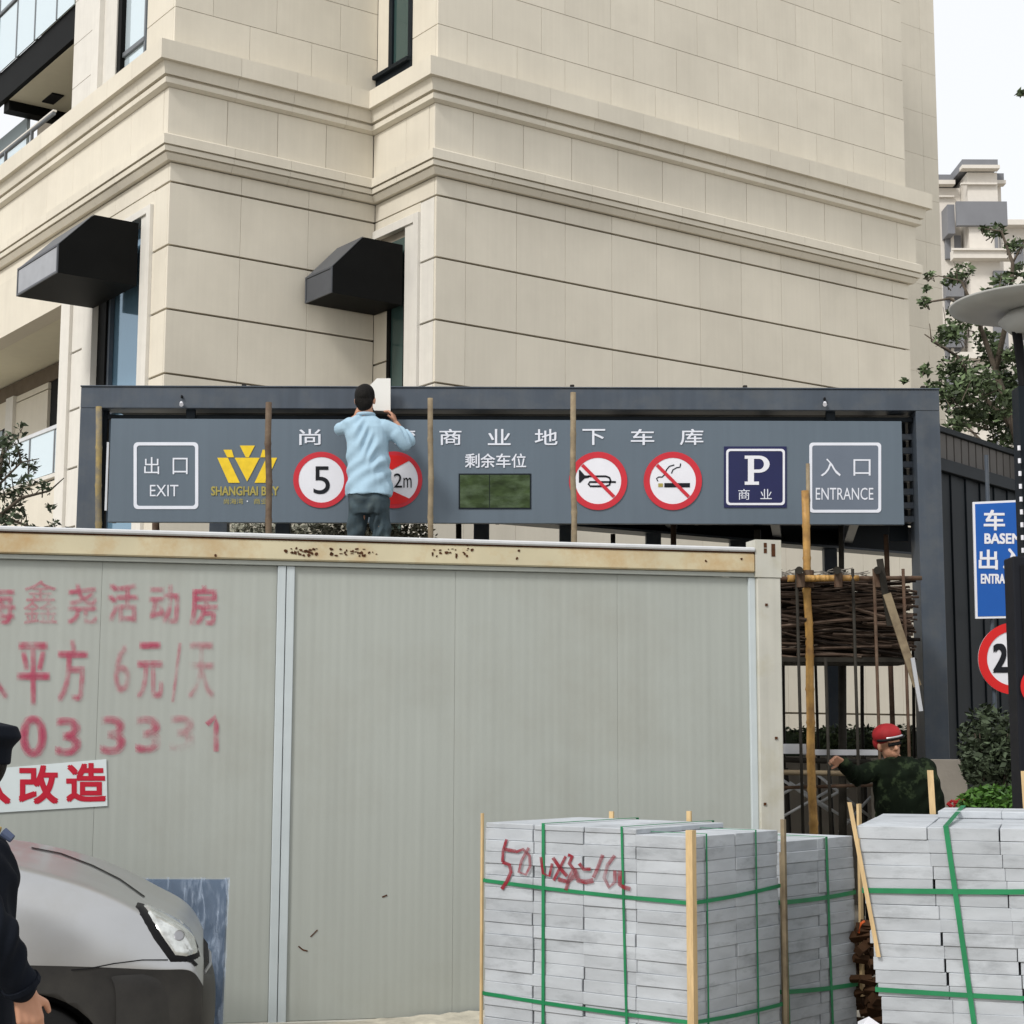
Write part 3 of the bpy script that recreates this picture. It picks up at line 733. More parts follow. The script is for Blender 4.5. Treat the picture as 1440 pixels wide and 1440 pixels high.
# logo
def lg(pts): return [(280 + x / 11.08, 610 + y / 11.08) for x, y in pts]
for pts in ([(285, 375), (450, 375), (635, 765), (460, 765)], [(1215, 375), (1050, 375), (865, 765), (1040, 765)], [(555, 375), (945, 375), (750, 745)],
            [(380, 250), (510, 250), (545, 368), (440, 368)], [(1120, 250), (990, 250), (955, 368), (1060, 368)], [(635, 185), (870, 185), (775, 368), (728, 368)]):
    poly_z(lg(pts), 'logo_shape', M['yellow'], sb, BP, .006)
glyph('SHANGHAI BAY', (297, 684, 392, 697), BP, M['gold'], sb, bold=.8); glyph('尚海湾', (315, 701, 342, 709), BP, M['gold'], sb); glyph('·', (347, 704, 349, 706), BP, W_, sb); glyph('商业', (357, 701, 376, 709), BP, M['gold'], sb)
# round signs
def disc(cx, cy, ro, ri):
    poly_z(circ(cx, cy, ro - .5), 'sign_disc', M['sign_white'], sb, BP, .007, .007)
    ring(circ(cx, cy, ro), circ(cx, cy, ri), 'sign_ring', M['red'], sb, BP, .010)
disc(452, 675, 39.5, 32); glyph('5', (441, 656, 464, 695), BP, M['blackpaint'], sb, out=.011, bold=0, res=6)
disc(554, 675, 40, 34)
poly_z([(551, 661), (575, 648.5), (571, 644), (562, 641), (548, 640.5), (537, 644), (532, 648)], 'sign_wedge', M['bright_red'], sb, BP, .0115)
poly_z([(551, 690), (532, 703), (538, 707), (548, 709.5), (562, 709), (571, 706), (576, 701.5)], 'sign_wedge', M['bright_red'], sb, BP, .0115)
glyph('2', (554, 666, 565.5, 686), BP, M['blackpaint'], sb, out=.013, bold=0, res=6); glyph('m', (567.5, 672, 579, 686), BP, M['blackpaint'], sb, out=.013, res=4)
disc(841, 676.5, 41, 32.5)
K_ = M['blackpaint']; O_ = .0105
poly_z([(814, 661), (815.5, 661), (822, 668.5), (828, 669.5), (828, 672), (822, 673), (816, 679), (814, 679)], 'horn_bell', K_, sb, BP, .0105)
stroke([(826, 670), (852, 670), (857, 672), (858.5, 676), (857, 682), (852, 684), (830, 684), (827.5, 681), (829, 678), (866, 678)], 2.6, BP, K_, sb, 'horn_tube', O_)
disc(946, 676.5, 41, 32.5)
poly_z([(934, 679.5), (970, 679.5), (970, 685.5), (934, 685.5)], 'cigarette', K_, sb, BP, .0105)
poly_z([(925.5, 680), (932, 680), (932, 685), (925.5, 685)], 'cigarette_tip', M['gold'], sb, BP, .0105)
stroke([(925, 677), (923, 673), (926, 671), (931, 671), (935, 667), (937, 661), (941, 656), (948, 654)], 1.6, BP, K_, sb, 'smoke_line', O_)
stroke([(944, 666), (946, 661), (951, 658), (956, 657), (957, 652)], 1.6, BP, K_, sb, 'smoke_line', O_)
for cx in (841, 946):
    a = R(45); q = 31.5; w = 2.4
    poly_z([(cx - q * math.cos(a) + w * .7, 676.5 - q * math.sin(a) - w * .7), (cx + q * math.cos(a) + w * .7, 676.5 + q * math.sin(a) - w * .7), (cx + q * math.cos(a) - w * .7, 676.5 + q * math.sin(a) + w * .7), (cx - q * math.cos(a) - w * .7, 676.5 - q * math.sin(a) + w * .7)], 'sign_bar', M['red'], sb, BP, .012)
# display
poly_z([(645, 666), (747, 666), (747, 716), (645, 716)], 'display_frame', M['frame_dark'], sb, BP, .006, .006)
poly_z([(647, 668), (688, 668), (688, 714), (647, 714)], 'display_screen', M['screen'], sb, BP, .008); poly_z([(689, 668), (745, 668), (745, 714), (689, 714)], 'display_screen', M['screen'], sb, BP, .008)
# P sign
poly_z([(1018, 628), (1106, 628), (1106, 714), (1018, 714)], 'parking_plate', M['navy'], sb, BP, .008, .008)
ring(rrect(1021, 631.5, 1103.5, 710.5, 5), rrect(1024, 634.5, 1100.5, 707.5, 3.5), 'sign_frame', M['sign_white'], sb, BP, .011)
for pts in ([(1047, 641), (1058, 641), (1058, 682), (1052, 682)], ): pass
poly_z([(1051.5, 645), (1060, 645), (1060, 678), (1051.5, 678)], 'letter_stem', M['sign_white'], sb, BP, .0112)
poly_z([(1047, 641), (1062, 641), (1062, 645.5), (1047, 645.5)], 'letter_serif', M['sign_white'], sb, BP, .0116)
poly_z([(1047, 677.5), (1067, 677.5), (1067, 682), (1047, 682)], 'letter_serif', M['sign_white'], sb, BP, .0116)
arc = lambda rx, ry: [(1067 + rx * math.cos(R(t)), 653 + ry * math.sin(R(t))) for t in range(-90, 91, 15)]
oo = [(1061, 641)] + arc(15, 12) + [(1060, 665)]; ii = [(1061, 645.5)] + arc(7, 7.5) + [(1060, 660.5)]
poly_z(oo + ii[::-1], 'letter_bowl', M['sign_white'], sb, BP, .0112)
glyph('商', (1038, 688, 1054, 703), BP, W_, sb, out=.011); glyph('业', (1069, 688, 1085, 702), BP, W_, sb, out=.011)

# ================================================================== SITE CONTAINER
CD = Vector((math.cos(R(12.4)), math.sin(R(12.4)), 0))
_p = at(412, 1000, 10.0)
_k = (1097 - 720) / FPX
_t = (_k * _p.y - _p.x) / (CD.x - _k * CD.y)
CO = Vector((_p.x, _p.y, 0)) + CD * _t
CP = Plane(CO, CD)
cont = thing('site_container', CO, 'long grey green portable site cabin with a rusty cream roof beam and red sprayed writing', 'site cabin', R(12.4))
def cx_(px, py=1000): return CP.hit(px, py)[0]
DEPTH = 2.6; LEN = 6.4
zT = 2.80
xs = [-LEN, cx_(137) - .0, cx_(386)]
sA, sB = cx_(386.5), cx_(411)
pR = cx_(1065)
for a, b in ((-LEN, -LEN + 1.1), (-LEN + 1.1, cx_(137)), (cx_(137), cx_(386.5)), (sB, cx_(640)), (cx_(640), cx_(870)), (cx_(870), pR)):
    box('wall_panel', (a + .0004, .02, .05), (b - .0004, .07, zT - .15), M['panel'], cont, .0015)
# raised centre strip, and its seams
box('cover_strip', (sA, .0, .03), (sA + (sB - sA) * .48, .019, zT - .15), M['strip'], cont, .003)
box('cover_strip', (sA + (sB - sA) * .52, .004, .03), (sB, .019, zT - .15), M['strip'], cont, .003)
box('inner_post', (pR - .045, -.002, .03), (pR, .07, zT - .15), M['strip'], cont, .004)
box('corner_post', (pR, -.03, .0), (.0, .12, zT - .15), M['post'], cont, .006)
hd = MB(); hd.box((pR - .01, -.036, zT - .15), (.004, .13, zT + .085)); hd.build('corner_casting', M['post'], cont)
for z, x in ((zT - .33, pR + .05), (1.65, pR + .10), (1.25, pR + .02), (.9, pR + .03)):
    box('bolt', (x, -.037, z), (x + .016, -.031, z + .016), M['rust'], cont, 0)
for z in (zT + .0, zT + .035):
    box('rust_patch', (pR + .045, -.0385, z), (pR + .065, -.037, z + .03), M['rust'], cont, 0); box('rust_patch', (pR + .095, -.0385, z - .02), (pR + .12, -.037, z + .025), M['rust'], cont, 0)
box('top_beam', (-LEN, -.035, zT - .12), (pR - .012, .02, zT - .004), M['cream_rust'], cont, .008)
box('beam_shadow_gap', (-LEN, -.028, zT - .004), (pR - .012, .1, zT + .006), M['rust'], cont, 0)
box('roof_flashing', (-LEN - .05, -.05, zT + .006), (pR - .012, .12, zT + .034), M['flash'], cont, .008)
box('head_rail', (-LEN, -.012, zT - .149), (pR - .01, .018, zT - .122), M['panel'], cont, .003)
box('base_rail', (-LEN, -.01, .0), (pR, .10, .048), M['post'], cont, .004)
box('back_wall', (-LEN, DEPTH - .06, .05), (0, DEPTH, zT - .02), M['panel'], cont)
box('end_wall', (-.06, .121, .05), (-.004, DEPTH - .062, zT - .1), M['panel'], cont)
box('end_wall', (-LEN, .09, .05), (-LEN + .06, DEPTH - .062, zT - .1), M['panel'], cont)
box('roof_sheet', (-LEN, .13, zT - .05), (-.01, DEPTH, zT - .02), M['flash'], cont)
# rust scabs along the beam
rs = MB(); rnd = random.Random(11)
def scab(px, py, w, h):
    a, b = CP.hit(px, py); n = 7; pts = []
    for k in range(n):
        t = 2 * math.pi * k / n; r = rnd.uniform(.6, 1.2); pts.append((a + math.cos(t) * w * r, b + math.sin(t) * h * r))
    rs.prism(pts, 'y', -.0385, -.0345)
for k in range(60):
    px = rnd.choice([rnd.uniform(395, 445), rnd.uniform(460, 530), rnd.uniform(605, 665)]); scab(px, 777 + rnd.uniform(-5, 6), rnd.uniform(.003, .013), rnd.uniform(.002, .012))
for px, py in ((400, 775), (410, 778), (416, 772), (420, 780), (430, 776), (438, 779), (484, 778), (495, 776), (505, 779), (518, 778), (640, 784), (655, 783), (303, 782), (607, 779), (725, 786), (728, 775), (990, 790), (1040, 787)): scab(px, py, .008, .009)
rs.build('rust_scabs', M['rust'], cont)
# sprayed lettering
S1, S2 = M['spray'], M['spray_faint']
kw = dict(bold=.02)
for ch, r_, m_, bo in (('海', (-34, 822, 22, 878), S1, 3.5), ('鑫', (32, 815, 81, 878), S2, 1.5), ('尧', (94, 820, 137, 878), S1, 3.5), ('活', (151, 819, 195, 876), S1, 4), ('动', (209, 821, 253, 878), S1, 4), ('房', (266, 822, 307, 880), S1, 4),
                       ('人', (-38, 905, 12, 984), S1, 3.5), ('平', (23, 902, 70, 992), S1, 4), ('方', (80, 898, 124, 988), S1, 4), ('6', (159, 905, 184, 976), S2, 3.5), ('元', (192, 902, 230, 984), S1, 4), ('/', (240, 903, 256, 988), S2, 2), ('天', (264, 902, 303, 984), S2, 4),
                       ('0', (27, 1005, 66, 1066), S1, 5), ('3', (77, 1008, 115, 1064), S1, 5), ('3', (140, 1006, 178, 1062), S1, 5), ('3', (190, 1006, 227, 1060), S1, 5), ('3', (238, 1005, 275, 1058), S2, 5)):
    glyph(ch, r_, CP, m_, cont, 'sprayed_character', out=.004 - .02 + .0 + .0025, bold=bo)
for k in range(3): stroke([(291, 1019), (303, 1008), (304, 1020), (304, 1057)], 9 - k * 2, CP, M['spray'], cont, 'sprayed_character', -.0135 + k * .0004)
# (the panels' faces stand 20 mm behind the plane CP, so the paint lies on them)
sm = MB()
stroke([(420, 1331), (426, 1336), (433, 1338)], 2.0, CP, M['rust'], cont, 'scuff_mark', -.0165); stroke([(538, 1262), (545, 1259)], 2, CP, M['rust'], cont, 'scuff_mark', -.0165); stroke([(437, 1318), (447, 1308)], 1.6, CP, M['rust'], cont, 'scuff_mark', -.0165)

# banner glued on the cabin
ban = thing('banner', CP.w(cx_(70), 1.3, -.01), 'white strip banner with bold red Chinese characters on the site cabin, lower left', 'banner')
poly_z([(-70, 1086), (149.5, 1067.5), (151, 1133.5), (-70, 1147)], 'banner_sheet', M['banner'], ban, CP, -.012, .003)
for ch, r_ in (('队', (-46, 1078, 15, 1131)), ('改', (26, 1076, 82, 1131)), ('造', (93, 1073, 149, 1128))):
    glyph(ch, r_, CP, M['banner_red'], ban, 'banner_character', out=-.0105, bold=3.2)
reb = bpy.data.objects
# rubble strip at the foot of the cabin
rv = []; rf_ = []; nX = 60
rnd = random.Random(5)
for i in range(nX):
    x = -3.4 + 3.4 * i / (nX - 1)
    h = .012 + .075 * max(0, (x + 3.1) / 1.6) if x < -1.5 else .087
    h += rnd.uniform(0, .01)
    for j, (y, k) in enumerate(((-.005, 1.0), (-.10, .9), (-.22, .6), (-.38, .25), (-.55, .0))):
        rv.append(CP.w(x, h * k + .002 + (rnd.uniform(0, .006) if k else -.01), -y))
for i in range(nX - 1):
    for j in range(4): a = i * 5 + j; rf_.append((a, a + 1, a + 6, a + 5))
tag(mesh('rubble_strip', rv, rf_, M['sand'], None, True), kind='stuff', label='pale rubble and sand banked along the foot of the site cabin', cat='rubble')

# ================================================================== CAR
YC = 8.0
CAZ = R(10.2)
_c = at(288, 1300, 7.25); _c = Vector((_c.x, _c.y, 0)) + Vector((-math.sin(CAZ), math.cos(CAZ), 0)) * .77
car = thing('parked_car', _c, 'silver hatchback with dark lower bumper, its front end in front of the site cabin', 'car', CAZ)
xo = car.location.x; yo = car.location.y
def carx(px, Y=YC): return at(px, 1300, Y).x - xo
def carz(py, Y=YC): return at(150, py, Y).z
# stations from nose backwards: x, half width at belt, z of hood centre, z of hood edge crest, z of belt, z boundary silver/dark
nose = 0.0
cinv = (Matrix.Translation(_c) @ Matrix.Rotation(CAZ, 4, 'Z')).inverted(); cin3 = cinv.to_3x3()
HW = .86
st = [(.00, .86, .72, .71, .66), (.03, .915, .79, .775, .72), (.07, .945, .84, .825, .765), (.13, .965, .882, .87, .80), (.22, .98, .925, .91, .845), (.32, .985, .985, .968, .895), (.42, 1.0, 1.032, 1.015, .94),
      (.56, 1.0, 1.085, 1.068, .985), (.80, 1.0, 1.150, 1.132, 1.04), (1.1, 1.0, 1.195, 1.172, 1.07), (1.5, 1.0, 1.225, 1.20, 1.09), (2.4, 1.0, 1.24, 1.21, 1.10), (3.4, 1.0, 1.24, 1.21, 1.10), (3.7, .97, 1.2, 1.16, 1.06), (3.8, .9, 1.15, 1.1, 1.0)]
vs = []; rows = 0
for (dx, wf_, zcn, zcr, zst) in st:
    zcn = zcr - .012
    hw = HW * wf_; zb_ = min(.70, zst - .04)
    sec = [(0, zcn), (hw * .45, zcn - .006), (hw * .80, zcr + .012), (hw * .90, zcr - .012), (hw * .97, zst), (hw * 1.0, max(zst - .10, zb_ + .02)), (hw * 1.005, zb_ + .01), (hw * 1.0, zb_ - .01), (hw * 1.0, .50), (hw * .98, .32), (hw * .93, .20)]
    full = [(-y, z) for y, z in sec[::-1]] + [(y, z) for y, z in sec[1:]]
    rows = len(full)
    for y, z in full: vs.append((nose - dx, y, z))
fs = []; fm = []
for i in range(len(st) - 1):
    for j in range(rows - 1):
        fs.append((i * rows + j, i * rows + j + 1, (i + 1) * rows + j + 1, (i + 1) * rows + j)); 
        jj = min(j, rows - 2 - j); fm.append(1 if jj < 4 else 0)
me = bpy.data.meshes.new('body'); me.from_pydata(vs, [], fs); me.materials.append(M['silver']); me.materials.append(M['lower'])
for p, k in zip(me.polygons, fm): p.material_index = k; p.use_smooth = True
bm = bmesh.new(); bm.from_mesh(me); bmesh.ops.recalc_face_normals(bm, faces=bm.faces[:])
for f in bm.faces:
    if len(f.verts) > 4: bmesh.ops.triangulate(bm, faces=[f])
bm.to_mesh(me); bm.free()
body = bpy.data.objects.new('body', me); C.objects.link(body); 
wxc = -.70; WR = .29
ss = body.modifiers.new('s', 'SUBSURF'); ss.levels = 2; ss.render_levels = 2; ss.boundary_smooth = 'PRESERVE_CORNERS'
sol = body.modifiers.new('t', 'SOLIDIFY'); sol.thickness = .02; sol.offset = -1
cyl = MB(); cyl.tube([(wxc, -1.2, .28), (wxc, -.55, .28)], .35, 40); cyl.tube([(wxc, .55, .28), (wxc, 1.2, .28)], .35, 40)
cyl.tube([(wxc - 2.4, -1.2, .28), (wxc - 2.4, -.55, .28)], .35, 40); cyl.tube([(wxc - 2.4, .55, .28), (wxc - 2.4, 1.2, .28)], .35, 40)
co = cyl.build('cut', M['black']); bo = body.modifiers.new('b', 'BOOLEAN'); bo.object = co; bo.operation = 'DIFFERENCE'; bo.solver = 'EXACT'
bpy.context.view_layer.update()
me2 = bpy.data.meshes.new_from_object(body.evaluated_get(bpy.context.evaluated_depsgraph_get()))
bpy.data.objects.remove(body); bpy.data.objects.remove(co)
body = link('body', me2, None, car)
CYL = Plane((xo, yo, 0), (1, 0, 0))
# flat work is laid just proud of the near flank (y = -HW)
FP = Plane((0, yo - HW - .012, 0), (1, 0, 0))
liner = MB(); liner.tube([(wxc, -HW + .22, .28), (wxc, -.45, .28)], .345, 32); liner.build('wheel_liner', M['black'], car)
for wx in (wxc, wxc - 2.4):
    for s in (-1, 1):
        w = MB(); w.tube([(wx, s * (HW - .20), WR), (wx, s * (HW - .19), WR), (wx, s * (HW - .03), WR), (wx, s * (HW - .02), WR)], [WR - .03, WR, WR, WR - .03], 36); wo_ = w.build('wheel', M['tyre'], car, True)
        q = MB(); q.tube([(wx, s * (HW - .05), WR), (wx, s * (HW - .012), WR)], [.17, .185], 28); q.build('rim', M['rim'], wo_)
# headlight wrapping the corner: built from an outline given on the flank, pushed on to the body surface
from mathutils.bvhtree import BVHTree
bvh = BVHTree.FromPolygons([tuple(v.co) for v in me2.vertices], [tuple(p.vertices) for p in me2.polygons])
KEEP_NEAR = True
def on_body(px, py, lift):
    d = cin3 @ ray(px, py); o_ = cinv @ EYEP; h = bvh.ray_cast(o_, d.normalized())
    if h[0] is None:
        h = bvh.find_nearest(cinv @ at(px, py, 7.26))
        return h[0] + h[1] * lift
    n = h[1] if h[1].dot(d) < 0 else -h[1]
    p_ = h[0] + n * lift
    if KEEP_NEAR and p_.y > -.36:
        q_ = bvh.find_nearest(Vector((p_.x, -.36, p_.z))); p_ = q_[0] + (q_[1] if q_[1].z > 0 or q_[1].x > 0 else -q_[1]) * lift
    return p_
def decal(outline, name, m, parent, lift=.006, n=9):
    """patch that follows the body: fan rings shrinking to the outline's centre"""
    cx = sum(p[0] for p in outline) / len(outline); cy = sum(p[1] for p in outline) / len(outline)
    vs = []; fs = []; k = len(outline)
    for i in range(n):
        s = 1 - i / n; lf = lift * (1 if i else .0)
        for p in outline: vs.append(on_body(cx + (p[0] - cx) * s, cy + (p[1] - cy) * s, lf))
    vs.append(on_body(cx, cy, lift))
    for i in range(n - 1):
        for j in range(k): fs.append((i * k + j, i * k + (j + 1) % k, (i + 1) * k + (j + 1) % k, (i + 1) * k + j))
    for j in range(k): fs.append(((n - 1) * k + j, (n - 1) * k + (j + 1) % k, n * k))
    return mesh(name, vs, fs, m, parent, True)
def dense(pts, n=4):
    out = []
    for i in range(len(pts)):
        a, b = pts[i], pts[(i + 1) % len(pts)]
        for k in range(n): out.append((a[0] + (b[0] - a[0]) * k / n, a[1] + (b[1] - a[1]) * k / n))
    return out
hl = decal(dense([(190, 1275), (194, 1268), (203, 1264), (232, 1272), (262, 1291), (277, 1320), (282, 1346), (268, 1353), (240, 1353), (216, 1320)]), 'headlight', M['black'], car, .006)
decal(dense([(199, 1274), (206, 1268), (232, 1276), (258, 1294), (273, 1322), (277, 1342), (262, 1347), (246, 1345), (226, 1317)]), 'headlight_lens', M['lamp_glass'], hl, .016)
decal(circ(249, 1319, 9, 20), 'reflector', M['rim'], hl, .019, 4)
def body_line(pts, w, name, m, lift=.004):
    P = []
    for i in range(len(pts) - 1):
        for k in range(5): P.append((pts[i][0] + (pts[i + 1][0] - pts[i][0]) * k / 5, pts[i][1] + (pts[i + 1][1] - pts[i][1]) * k / 5))
    P.append(pts[-1]); vs = []; fs = []
    for i, p in enumerate(P):
        a = P[max(i - 1, 0)]; b = P[min(i + 1, len(P) - 1)]; dx, dy = b[0] - a[0], b[1] - a[1]; l = math.hypot(dx, dy); nx, ny = -dy / l * w / 2, dx / l * w / 2
        vs += [on_body(p[0] + nx, p[1] + ny, lift), on_body(p[0] - nx, p[1] - ny, lift)]
    for i in range(len(P) - 1): fs.append((2 * i, 2 * i + 1, 2 * i + 3, 2 * i + 2))
    return mesh(name, vs, fs, m, car, True)
KEEP_NEAR = False
body_line([(44, 1193), (85, 1201), (130, 1218), (168, 1237), (203, 1262)], 1.8, 'hood_gap', M['black'])
body_line([(100, 1364), (125, 1362), (160, 1355), (200, 1350), (236, 1350)], 1.6, 'bumper_gap', M['black'])
body_line([(262, 1350), (270, 1352), (276, 1358)], 4, 'bumper_gap', M['black'])
bp2_ = [(-.345, -HW - .006), (-.20, -HW - .004), (-.08, -HW + .06), (.0, -HW + .17), (.045, -HW + .40), (.065, 0)]
bo_ = [(x, y) for x, y in bp2_] + [(x, -y) for x, y in bp2_[:-1][::-1]]
bi_ = [(x - .10, y * .86) for x, y in bo_]
vs = []; fs = []
lv = [(.20, -.05), (.30, -.005), (.50, .004), (.62, .0), (.675, -.012), (.695, -.04)]
for z, dx in lv: vs += [(x + dx, y * (1 + dx * .25), z - (max(0, z - .3) / .4) * .09 * (1 - min(1, abs(y) / (HW - .15)) ** 2)) for x, y in bo_]
n = len(bo_)
for k in range(len(lv) - 1):
    for i in range(n - 1): fs.append((k * n + i, k * n + i + 1, (k + 1) * n + i + 1, (k + 1) * n + i))
bb = mesh('bumper', vs, fs, M['lower'], car, True)
sb_ = bb.modifiers.new('s', 'SUBSURF'); sb_.levels = 2; sb_.render_levels = 2
nf = MB(); nf.prism([(-.10, -.70), (.0, -.52), (.022, -.25), (.022, .25), (.0, .52), (-.10, .70), (-.3, .70), (-.3, -.70)], 'z', .44, .685); nf.build('grille', M['black'], car)
for zg in (.60, .65):
    gb = MB(); gb.tube([(.004, -.50, zg), (.030, -.22, zg), (.030, .22, zg), (.004, .50, zg)], .008, 6); gb.build('grille_bar', M['rim'], car)
# windscreen and cabin behind (mostly out of frame)
cb_ = MB(); cab = [(nose - 1.30, 1.22), (nose - 2.0, 1.66), (nose - 3.2, 1.70), (nose - 3.85, 1.25)]
cb_.prism(cab, 'y', -.70, .70); cb_.build('cabin_glass', M['car_glass'], car)
cb2 = MB(); cb2.prism([(nose - 2.02, 1.655), (nose - 2.1, 1.69), (nose - 3.15, 1.73), (nose - 3.2, 1.70)], 'y', -.66, .66); cb2.build('roof', M['silver'], car)
wp = MB(); wp.tube([(nose - 1.22, -.72, 1.235), (nose - 1.32, -.1, 1.27)], .012, 6); wp.build('wiper', M['black'], car)

# blue wrapped board leaning behind the car
WBY = 9.25
WP = Plane((0, WBY, 0), (1, 0, 0))
wb = thing('wrapped_board', at(262, 1440, WBY), 'blue grey board wrapped in clear plastic film leaning on the site cabin behind the car', 'board')
wb.location.z = 0
bx0, bx1 = at(200, 1300, WBY).x - wb.location.x, at(321, 1300, WBY).x - wb.location.x
bzt = at(300, 1237, WBY).z
ob = MB(); ob.prism([(-.10, 0), (-.05, 0), (.03, bzt), (-.02, bzt)], 'x', bx0 - .3, bx1 - .01); ob.build('board_panel', M['wrap_board'], wb)
rnd = random.Random(8)
gv = []; gf = []; NX, NZ = 34, 44
for j in range(NZ):
    for i in range(NX):
        s, t = i / (NX - 1), j / (NZ - 1); x = bx0 - .32 + (bx1 - bx0 + .33) * s; z = t * (bzt + .015)
        y = -.11 + .08 * t - .012 - .02 * abs(math.sin(7 * s + 5 * t + 1.3 * math.sin(9 * t))) * (.4 + .6 * math.sin(13 * s * t + 2) ** 2) - rnd.uniform(0, .005)
        gv.append((x, y, z))
for j in range(NZ - 1):
    for i in range(NX - 1): a = j * NX + i; gf.append((a, a + 1, a + NX + 1, a + NX))
mesh('plastic_film', gv, gf, M['film'], wb, True, False)

# ================================================================== SLAB STACKS
def stack(loc, rz, label, nx, ny, sx_, sy_, z0, rows, th, seed, shear=0., topdrop=None, name='slab_stack', gap=.0016, lean_y=0.):
    """near corner at the origin, local x / y run along the two faces"""
    t = thing(name, loc, label, 'slab stack', rz, 'strapped stacks of grey granite slabs')
    rnd = random.Random(seed); H = rows * th
    for r in range(rows):
        for i in range(nx):
            for j in range(ny):
                hid = (0 < i < nx - 1) and (0 < j < ny - 1) and r < rows - 1
                if hid: continue
                if topdrop and r >= rows - topdrop.get((i, j), 0): continue
                zc_ = z0 + r * th; sh = shear * (zc_ - z0)
                cx = (i + .5) * sx_ + rnd.uniform(-.005, .005); cy = (j + .5) * sy_ + rnd.uniform(-.005, .005); 
                me = box_mesh(sx_ - gap * 2, sy_ - gap * 2, th - .0007, M['slab'], .0022)
                o = link('slab', me, M['slab'], t, (cx + sh, cy + lean_y * (zc_ - z0), zc_ + th / 2), (rnd.uniform(-.003, .003), rnd.uniform(-.003, .003), rnd.uniform(-.012, .012)))
    W, D = nx * sx_, ny * sy_
    core_ = MB(); core_.box((sx_ * .6, sy_ * .6, z0), (W - sx_ * .6, D - sy_ * .6, z0 + H - th * 1.5))
    if nx > 2 and ny > 2 and not shear: core_.build('slab_core', M['slab'], t)
    # pallet below
    for k in range(3):
        y = (k + .5) * D / 3 - .05
        box('pallet_bearer', (0, y, 0), (W, y + .10, z0 - .02), M['pallet'], t)
    box('pallet_deck', (0, 0, z0 - .02), (W, D, z0 - .002), M['pallet'], t)
    t['W'] = W
    return t, W, D, H
def band(t, pts, w, name='strap', th=.003, closed=False):
    """flat band along pts (local); w = width vector direction given per segment as Vector"""
    vs = []; fs = []
    for p, wd in pts:
        p = Vector(p); wd = Vector(wd) * w / 2; vs += [p + wd, p - wd]
    n = len(pts)
    for i in range(n - 1 + (1 if closed else 0)):
        j = (i + 1) % n; fs.append((2 * i, 2 * i + 1, 2 * j + 1, 2 * j))
    o = mesh(name, vs, fs, M['strap'], t, False, False)
    s = o.modifiers.new('solid', 'SOLIDIFY'); s.thickness = th; s.offset = 0
    return o
def hband(t, W, D, zs_, w=.017, shear=0., z0=.13, e=.006):
    """horizontal strap: zs_ = heights at the four corners (0,0),(W,0),(W,D),(0,D)"""
    c = [(-e, -e), (W + e, -e), (W + e, D + e), (-e, D + e)]
    P = []
    for k in range(4):
        a, b = c[k], c[(k + 1) % 4]; za, zb = zs_[k], zs_[(k + 1) % 4]
        for q in range(6):
            s = q / 6; z = za + (zb - za) * s - .006 * math.sin(math.pi * s)
            P.append(((a[0] + (b[0] - a[0]) * s + shear * (z - z0), a[1] + (b[1] - a[1]) * s, z), (0, 0, 1)))
    return band(t, P, w, closed=True)
def vband_x(t, W, y, ztop, w=.015, dy=0., e=.007):     # loop in the x-z plane at y (crosses faces x=0 and x=W)
    Y = Vector((0, 1, 0))
    return band(t, [((-e, y + dy, .10), Y), ((-e, y + dy * .5, ztop * .5), Y), ((-e, y, ztop + e), Y), ((W + e, y, ztop + e), Y), ((W + e, y, .10), Y)], w)
def vband_y(t, D, x, ztop, w=.015, dx=0., e=.007):
    X = Vector((1, 0, 0))
    return band(t, [((x + dx, -e, .10), X), ((x + dx * .5, -e, ztop * .5), X), ((x, -e, ztop + e), X), ((x, D + e, ztop + e), X), ((x, D + e, .10), X)], w)
def stake(t, x, y, z1, m=None, w=.030, d=.012, lean=(0, 0), z0=.03, name='edge_stake'):
    b = MB(); lx, ly = lean
    b.add([(x, y, z0), (x + w, y, z0), (x + w, y + d, z0), (x, y + d, z0), (x + lx, y + ly, z1), (x + w + lx, y + ly, z1), (x + w + lx, y + d + ly, z1), (x + lx, y + d + ly, z1)],
          [(0, 3, 2, 1), (4, 5, 6, 7), (0, 1, 5, 4), (1, 2, 6, 5), (2, 3, 7, 6), (3, 0, 4, 7)])
    return b.build(name, m or M['wood'], t)
# middle stack (near corner between its two faces)
YM = 7.7
p = at(971, 1177, YM); topz = p.z; TH = .0555
SA = R(90 - 38)
rowsM = 19; z0M = topz - rowsM * TH - .0
tM, WM, DM, HM = stack((p.x, p.y, 0), SA, 'grey slab stack with red spray numbers on its front, left of the narrow stack', 2, 4, .392, .293, z0M, rowsM, TH, 21)
MX = Vector((math.cos(SA), math.sin(SA), 0)); MY = Vector((-MX.y, MX.x, 0)); MO = Vector((p.x, p.y, 0))
MPL = Plane(MO, -MY)     # left face (x=0), horizontal axis runs to the right
MPR = Plane(MO, MX)      # right face (y=0)
def ml(px, py): a, z = MPL.hit(px, py); return -a, z       # -> local y, z
def mr_(px, py): return MPR.hit(px, py)
